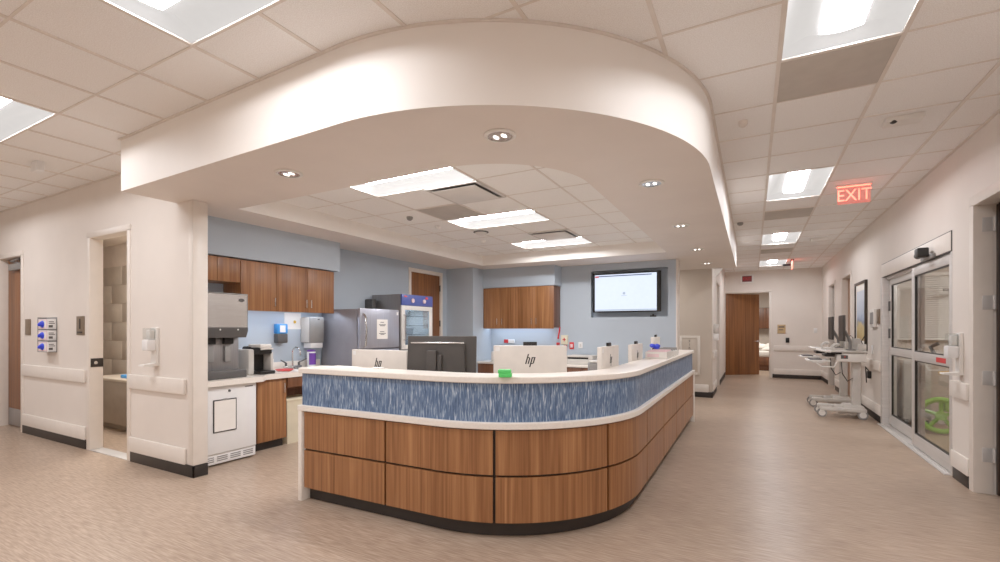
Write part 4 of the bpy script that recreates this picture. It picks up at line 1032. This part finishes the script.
# ------------------------------------------------------------------ right wall fittings
pf = thing('framed_picture', 'tall landscape print in a dark wood frame on the right corridor wall', 'picture', (XR, 10.56, 1.03), -PI/2)
w, h, f_ = .90, 1.18, .045
mb = MB(); mb.box(0, f_, -.04, 0.0005, 0, h, .004); mb.box(w-f_, w, -.04, 0.0005, 0, h, .004); mb.box(f_, w-f_, -.04, 0.0005, 0, f_, .004); mb.box(f_, w-f_, -.04, 0.0005, h-f_, h, .004); mb.build('frame', M['dark_wood'], pf)
mb = MB(); mb.box(f_, w-f_, -.02, 0.0005, f_, h-f_); mb.build('mat_board', M['paper'], pf)
mb = MB(); mb.box(.13, w-.13, -.022, -.0201, 0, .86); mb.build('print', M['print'], pf, loc=(0, 0, .16))
o = thing('room_display', 'white wall display with grey screen beside the sliding glass doors', 'display', (XR, 9.30, 1.42), -PI/2)
mb = MB(); mb.box(0, .30, -.04, 0.0005, 0, .28, .012); mb.build('housing', M['white_plastic'], o)
mb = MB(); mb.box(.04, .26, -.042, -.039, .05, .23); mb.build('screen', M['gray'], o)
o = thing('room_sign', 'bronze room sign just left of the sliding glass doors', 'sign', (XR, 8.93, 1.47), -PI/2)
mb = MB(); mb.box(0, .14, -.02, 0.0005, 0, .22, .004); mb.build('plate', M['bronze'], o)
o = thing('power_plug', 'black plug hanging on the crash rail of the right wall behind the near cart', 'plug', (XR, 9.42, .72), -PI/2)
mb = MB(); mb.box(-.05, .05, -.05, 0.0005, -.12, .0, .012); mb.tube([(0, -.03, 0), (-.05, -.06, .06), (-.1, -.05, .02), (-.1, -.04, -.2)], .008); mb.build('plug', M['black'], o)
wallbox('outlet', 'white outlet plate on the right wall below the framed picture', 'outlet', XR, 1.0, .1, .14, 'white', .01, y=9.35, rz=-PI/2)

# far wall fittings
wallbox('room_sign', 'tan room sign on the far wall beside the ajar door', 'sign', .62, 1.26, .20, .25, 'tan', .015, y=YF, extra={'number_strip': (.03, .17, .16, .21, 'bronze'), 'text_strip': (.03, .14, .09, .12, 'bronze')})
wallbox('card_reader', 'small black card reader on the far wall beside the tan sign', 'card reader', .82, 1.0, .09, .14, 'black', .03, y=YF)
wallbox('switch_plate', 'white switch plate near the right end of the far wall', 'switch', 1.48, 1.28, .08, .13, 'white', .01, y=YF)

# fire extinguisher cabinet on the tan wall
fx = thing('fire_extinguisher_cabinet', 'white framed extinguisher cabinet with vertical lettering on the tan wall', 'cabinet', (-1.34, 10.35, .45))
mb = MB(); w, h = .40, .80
mb.box(0, .05, -.02, 0.0005, 0, h, .004); mb.box(w-.05, w, -.02, 0.0005, 0, h, .004); mb.box(.05, w-.05, -.02, 0.0005, 0, .05, .004); mb.box(.05, w-.05, -.02, 0.0005, h-.05, h, .004); mb.build('frame', M['frame'], fx)
mb = MB(); mb.box(.05, w-.05, -.012, 0.0005, .05, h-.05, .002); mb.build('door', M['wall_tan'], fx)
text_part('lettering', 'F\nI\nR\nE', .07, M['dgray'], fx, (.20, -.0135, .58), FRONT, .0008)
# corridor left-wall dispensers
o = thing('wall_dispenser', 'white wall dispenser on the narrow corridor wall beyond the tan wall', 'dispenser', (-.72, 10.72, 1.15), PI/2)
mb = MB(); mb.box(0, .16, -.10, 0.0005, 0, .14, .01); mb.build('tray', M['white'], o)
mb = MB(); mb.box(.0, .16, -.09, 0.0005, .145, .34, .012); mb.build('cover', M['light_gray'], o)
o = thing('call_light', 'white call light bracket high on the narrow corridor wall', 'lamp', (-.72, 11.2, 2.62), PI/2)
mb = MB(); mb.prism([(0.0005, -.12), (-.10, .02), (-.16, .10), (-.10, .16), (-.001, .06)], 0, .16, 'x'); mb.build('housing', M['white_plastic'], o)

# ------------------------------------------------------------------ workstations on wheels
def cart(label, loc, rz=0.):
    t = thing('computer_cart', label, 'cart', loc, rz, 'computer carts in the corridor')
    # base: swept feet
    mb = MB()
    mb.box(-.30, .30, -.22, -.13, .10, .165, .02); mb.box(-.30, .30, .13, .22, .10, .165, .02)
    mb.box(.02, .28, -.2, .2, .11, .20, .03); mb.box(-.10, .24, -.10, .10, .12, .185, .02); mb.box(-.05, .22, -.16, -.02, .06, .12, .01)
    bs = mb.build('base', M['light_gray'], t)
    for sx in (-.27, .25):
        for sy in (-.19, .19):
            mb = MB(); mb.cyl((sx-.0, sy-.018, .068), (sx, sy+.018, .068), .068, seg=20); cs = mb.build('caster', M['gray'], t)
            mb = MB(); mb.cyl((sx, sy-.021, .068), (sx, sy+.021, .068), .045, seg=18); mb.box(sx-.03, sx+.03, sy-.028, sy+.028, .085, .125, .012); mb.build('hub', M['white_plastic'], cs)
    mb = MB(); mb.box(.14, .25, -.07, .07, .19, .88, .012); mb.box(.155, .235, -.055, .055, .60, .92, .01); mb.build('column', M['light_gray'], t)
    mb = MB(); mb.box(-.08, .29, -.22, .22, .88, 1.02, .02); hb = mb.build('drawer_unit', M['white_plastic'], t)
    mb = MB(); mb.box(-.085, -.079, -.19, .19, .90, 1.0, .002); mb.build('drawer_front', M['light_gray'], hb)
    mb = MB(); mb.box(-.22, .30, -.25, .25, 1.025, 1.055, .012); mb.build('work_surface', M['light_gray'], t)
    mb = MB(); mb.box(-.21, -.02, -.252, -.19, 1.0, 1.03, .006); mb.box(-.23, -.10, -.20, .2, .955, 1.0, .01); mb.build('tray_rail', M['black'], t)
    mb = MB(); mb.box(-.47, -.16, -.23, .23, .875, .90, .010); kt = mb.build('keyboard_tray', M['white_plastic'], t)
    mb = MB(); mb.box(-.43, -.27, -.20, .18, .901, .918, .004); mb.build('keyboard', M['dgray'], kt)
    mb = MB(); mb.tube([(-.35, -.24, .85), (-.28, -.26, .80), (-.12, -.24, .80), (-.08, -.22, .88)], .012); mb.build('tray_handle', M['white_plastic'], kt)
    mb = MB(); mb.tube([(.12, .0, 1.05), (.12, .0, 1.2), (.07, 0, 1.32), (.05, 0, 1.36)], .022); mb.box(.06, .18, -.08, .08, 1.055, 1.07, .004); mb.build('monitor_arm', M['gray'], t)
    mb = MB(); mb.box(.0, .03, -.23, .23, 1.20, 1.61, .008); mn = mb.build('monitor', M['monitor'], t)
    mb = MB(); mb.box(-.003, .0005, -.215, .215, 1.22, 1.595); mb.build('screen', M['black'], mn)
    mb = MB(); mb.tube([(-.14, -.21, 1.055), (-.15, -.20, 1.10), (-.10, -.18, 1.15), (-.05, -.17, 1.14)], [.02, .018, .022, .03]); mb.build('scanner', M['light_gray'], t)
    mb = MB(); mb.box(.16, .27, .08, .22, 1.056, 1.24, .01); mb.box(.19, .29, -.22, -.08, 1.056, 1.16, .01); mb.build('caddy', M['light_gray'], t)
    mb = MB(); mb.tube([(.29, -.12, 1.16), (.31, -.16, 1.24), (.27, -.19, 1.28), (.24, -.14, 1.20), (.28, -.1, 1.10), (.30, -.2, 1.02)], .007); mb.tube([(-.02, -.20, .88), (-.01, -.21, .70), (.06, -.18, .58), (.14, -.08, .62)], .007); mb.build('cable', M['black'], t)
    mb = MB(); mb.tube([(-.16, -.265, 1.035), (-.24, -.265, 1.045), (-.30, -.2, 1.055), (-.30, .2, 1.055), (-.24, .265, 1.045), (-.16, .265, 1.035)], .016); mb.build('push_handle', M['white_plastic'], t)
    mb = MB(); mb.box(-.03, .06, -.225, -.219, .93, .985, .002); mb.build('power_panel', M['dgray'], hb)
    mb = MB(); mb.cyl((.02, -.226, .96), (.02, -.223, .96), .01, seg=10); mb.build('power_button', M['red'], hb)
    return t
C1 = cart('nearer pale grey computer cart with monitor parked along the right corridor wall', (1.24, 9.15, 0))
dup(C1, 'farther pale grey computer cart parked behind the nearer one', (1.23, 10.25, 0))

# ------------------------------------------------------------------ lamps in rooms behind
def area(name, loc, sx, sy, power, color=(1, .95, .88)):
    l = bpy.data.lights.new(name, 'AREA'); l.shape = 'RECTANGLE'; l.size = sx; l.size_y = sy; l.energy = power; l.color = color
    o = bpy.data.objects.new(name, l); COL.objects.link(o); o.location = loc; return o
area('warming_cabinet_lamp', (XW+.38, 6.14, 1.70), .3, .3, 2.5, (.9, .95, 1))
area('washroom_lamp', (-7.3, 3.2, 2.74), .6, .6, 22)
area('patient_room_lamp', (3.2, 7.4, 2.74), 1.2, 1.2, 24)
area('far_room_lamp', (.2, 17.2, 2.74), 1.2, 1.2, 30)
area('passage_lamp', (-2.0, 9.6, 2.6), .6, .6, 6)

wd = bpy.data.worlds.new('world'); scn.world = wd; wd.use_nodes = True
wd.node_tree.nodes['Background'].inputs[0].default_value = (.9, .92, 1, 1); wd.node_tree.nodes['Background'].inputs[1].default_value = .3

# ------------------------------------------------------------------ camera
cam = bpy.data.cameras.new('camera'); co = bpy.data.objects.new('camera', cam); COL.objects.link(co)
cam.sensor_width = 36; cam.lens = 468/1000*36; cam.shift_y = (328.5-281)/1000
co.location = (0, 0, 1.40); co.rotation_euler = (PI/2, 0, math.radians(28.348)); cam.clip_start = .05
scn.camera = co
scn.view_settings.view_transform = 'Standard'; scn.view_settings.look = 'None'; scn.view_settings.exposure = 1.2; scn.view_settings.gamma = 1.12
scn.cycles.use_denoising = True
scn.cycles.max_bounces = 10; scn.cycles.diffuse_bounces = 6; scn.cycles.sample_clamp_indirect = 8
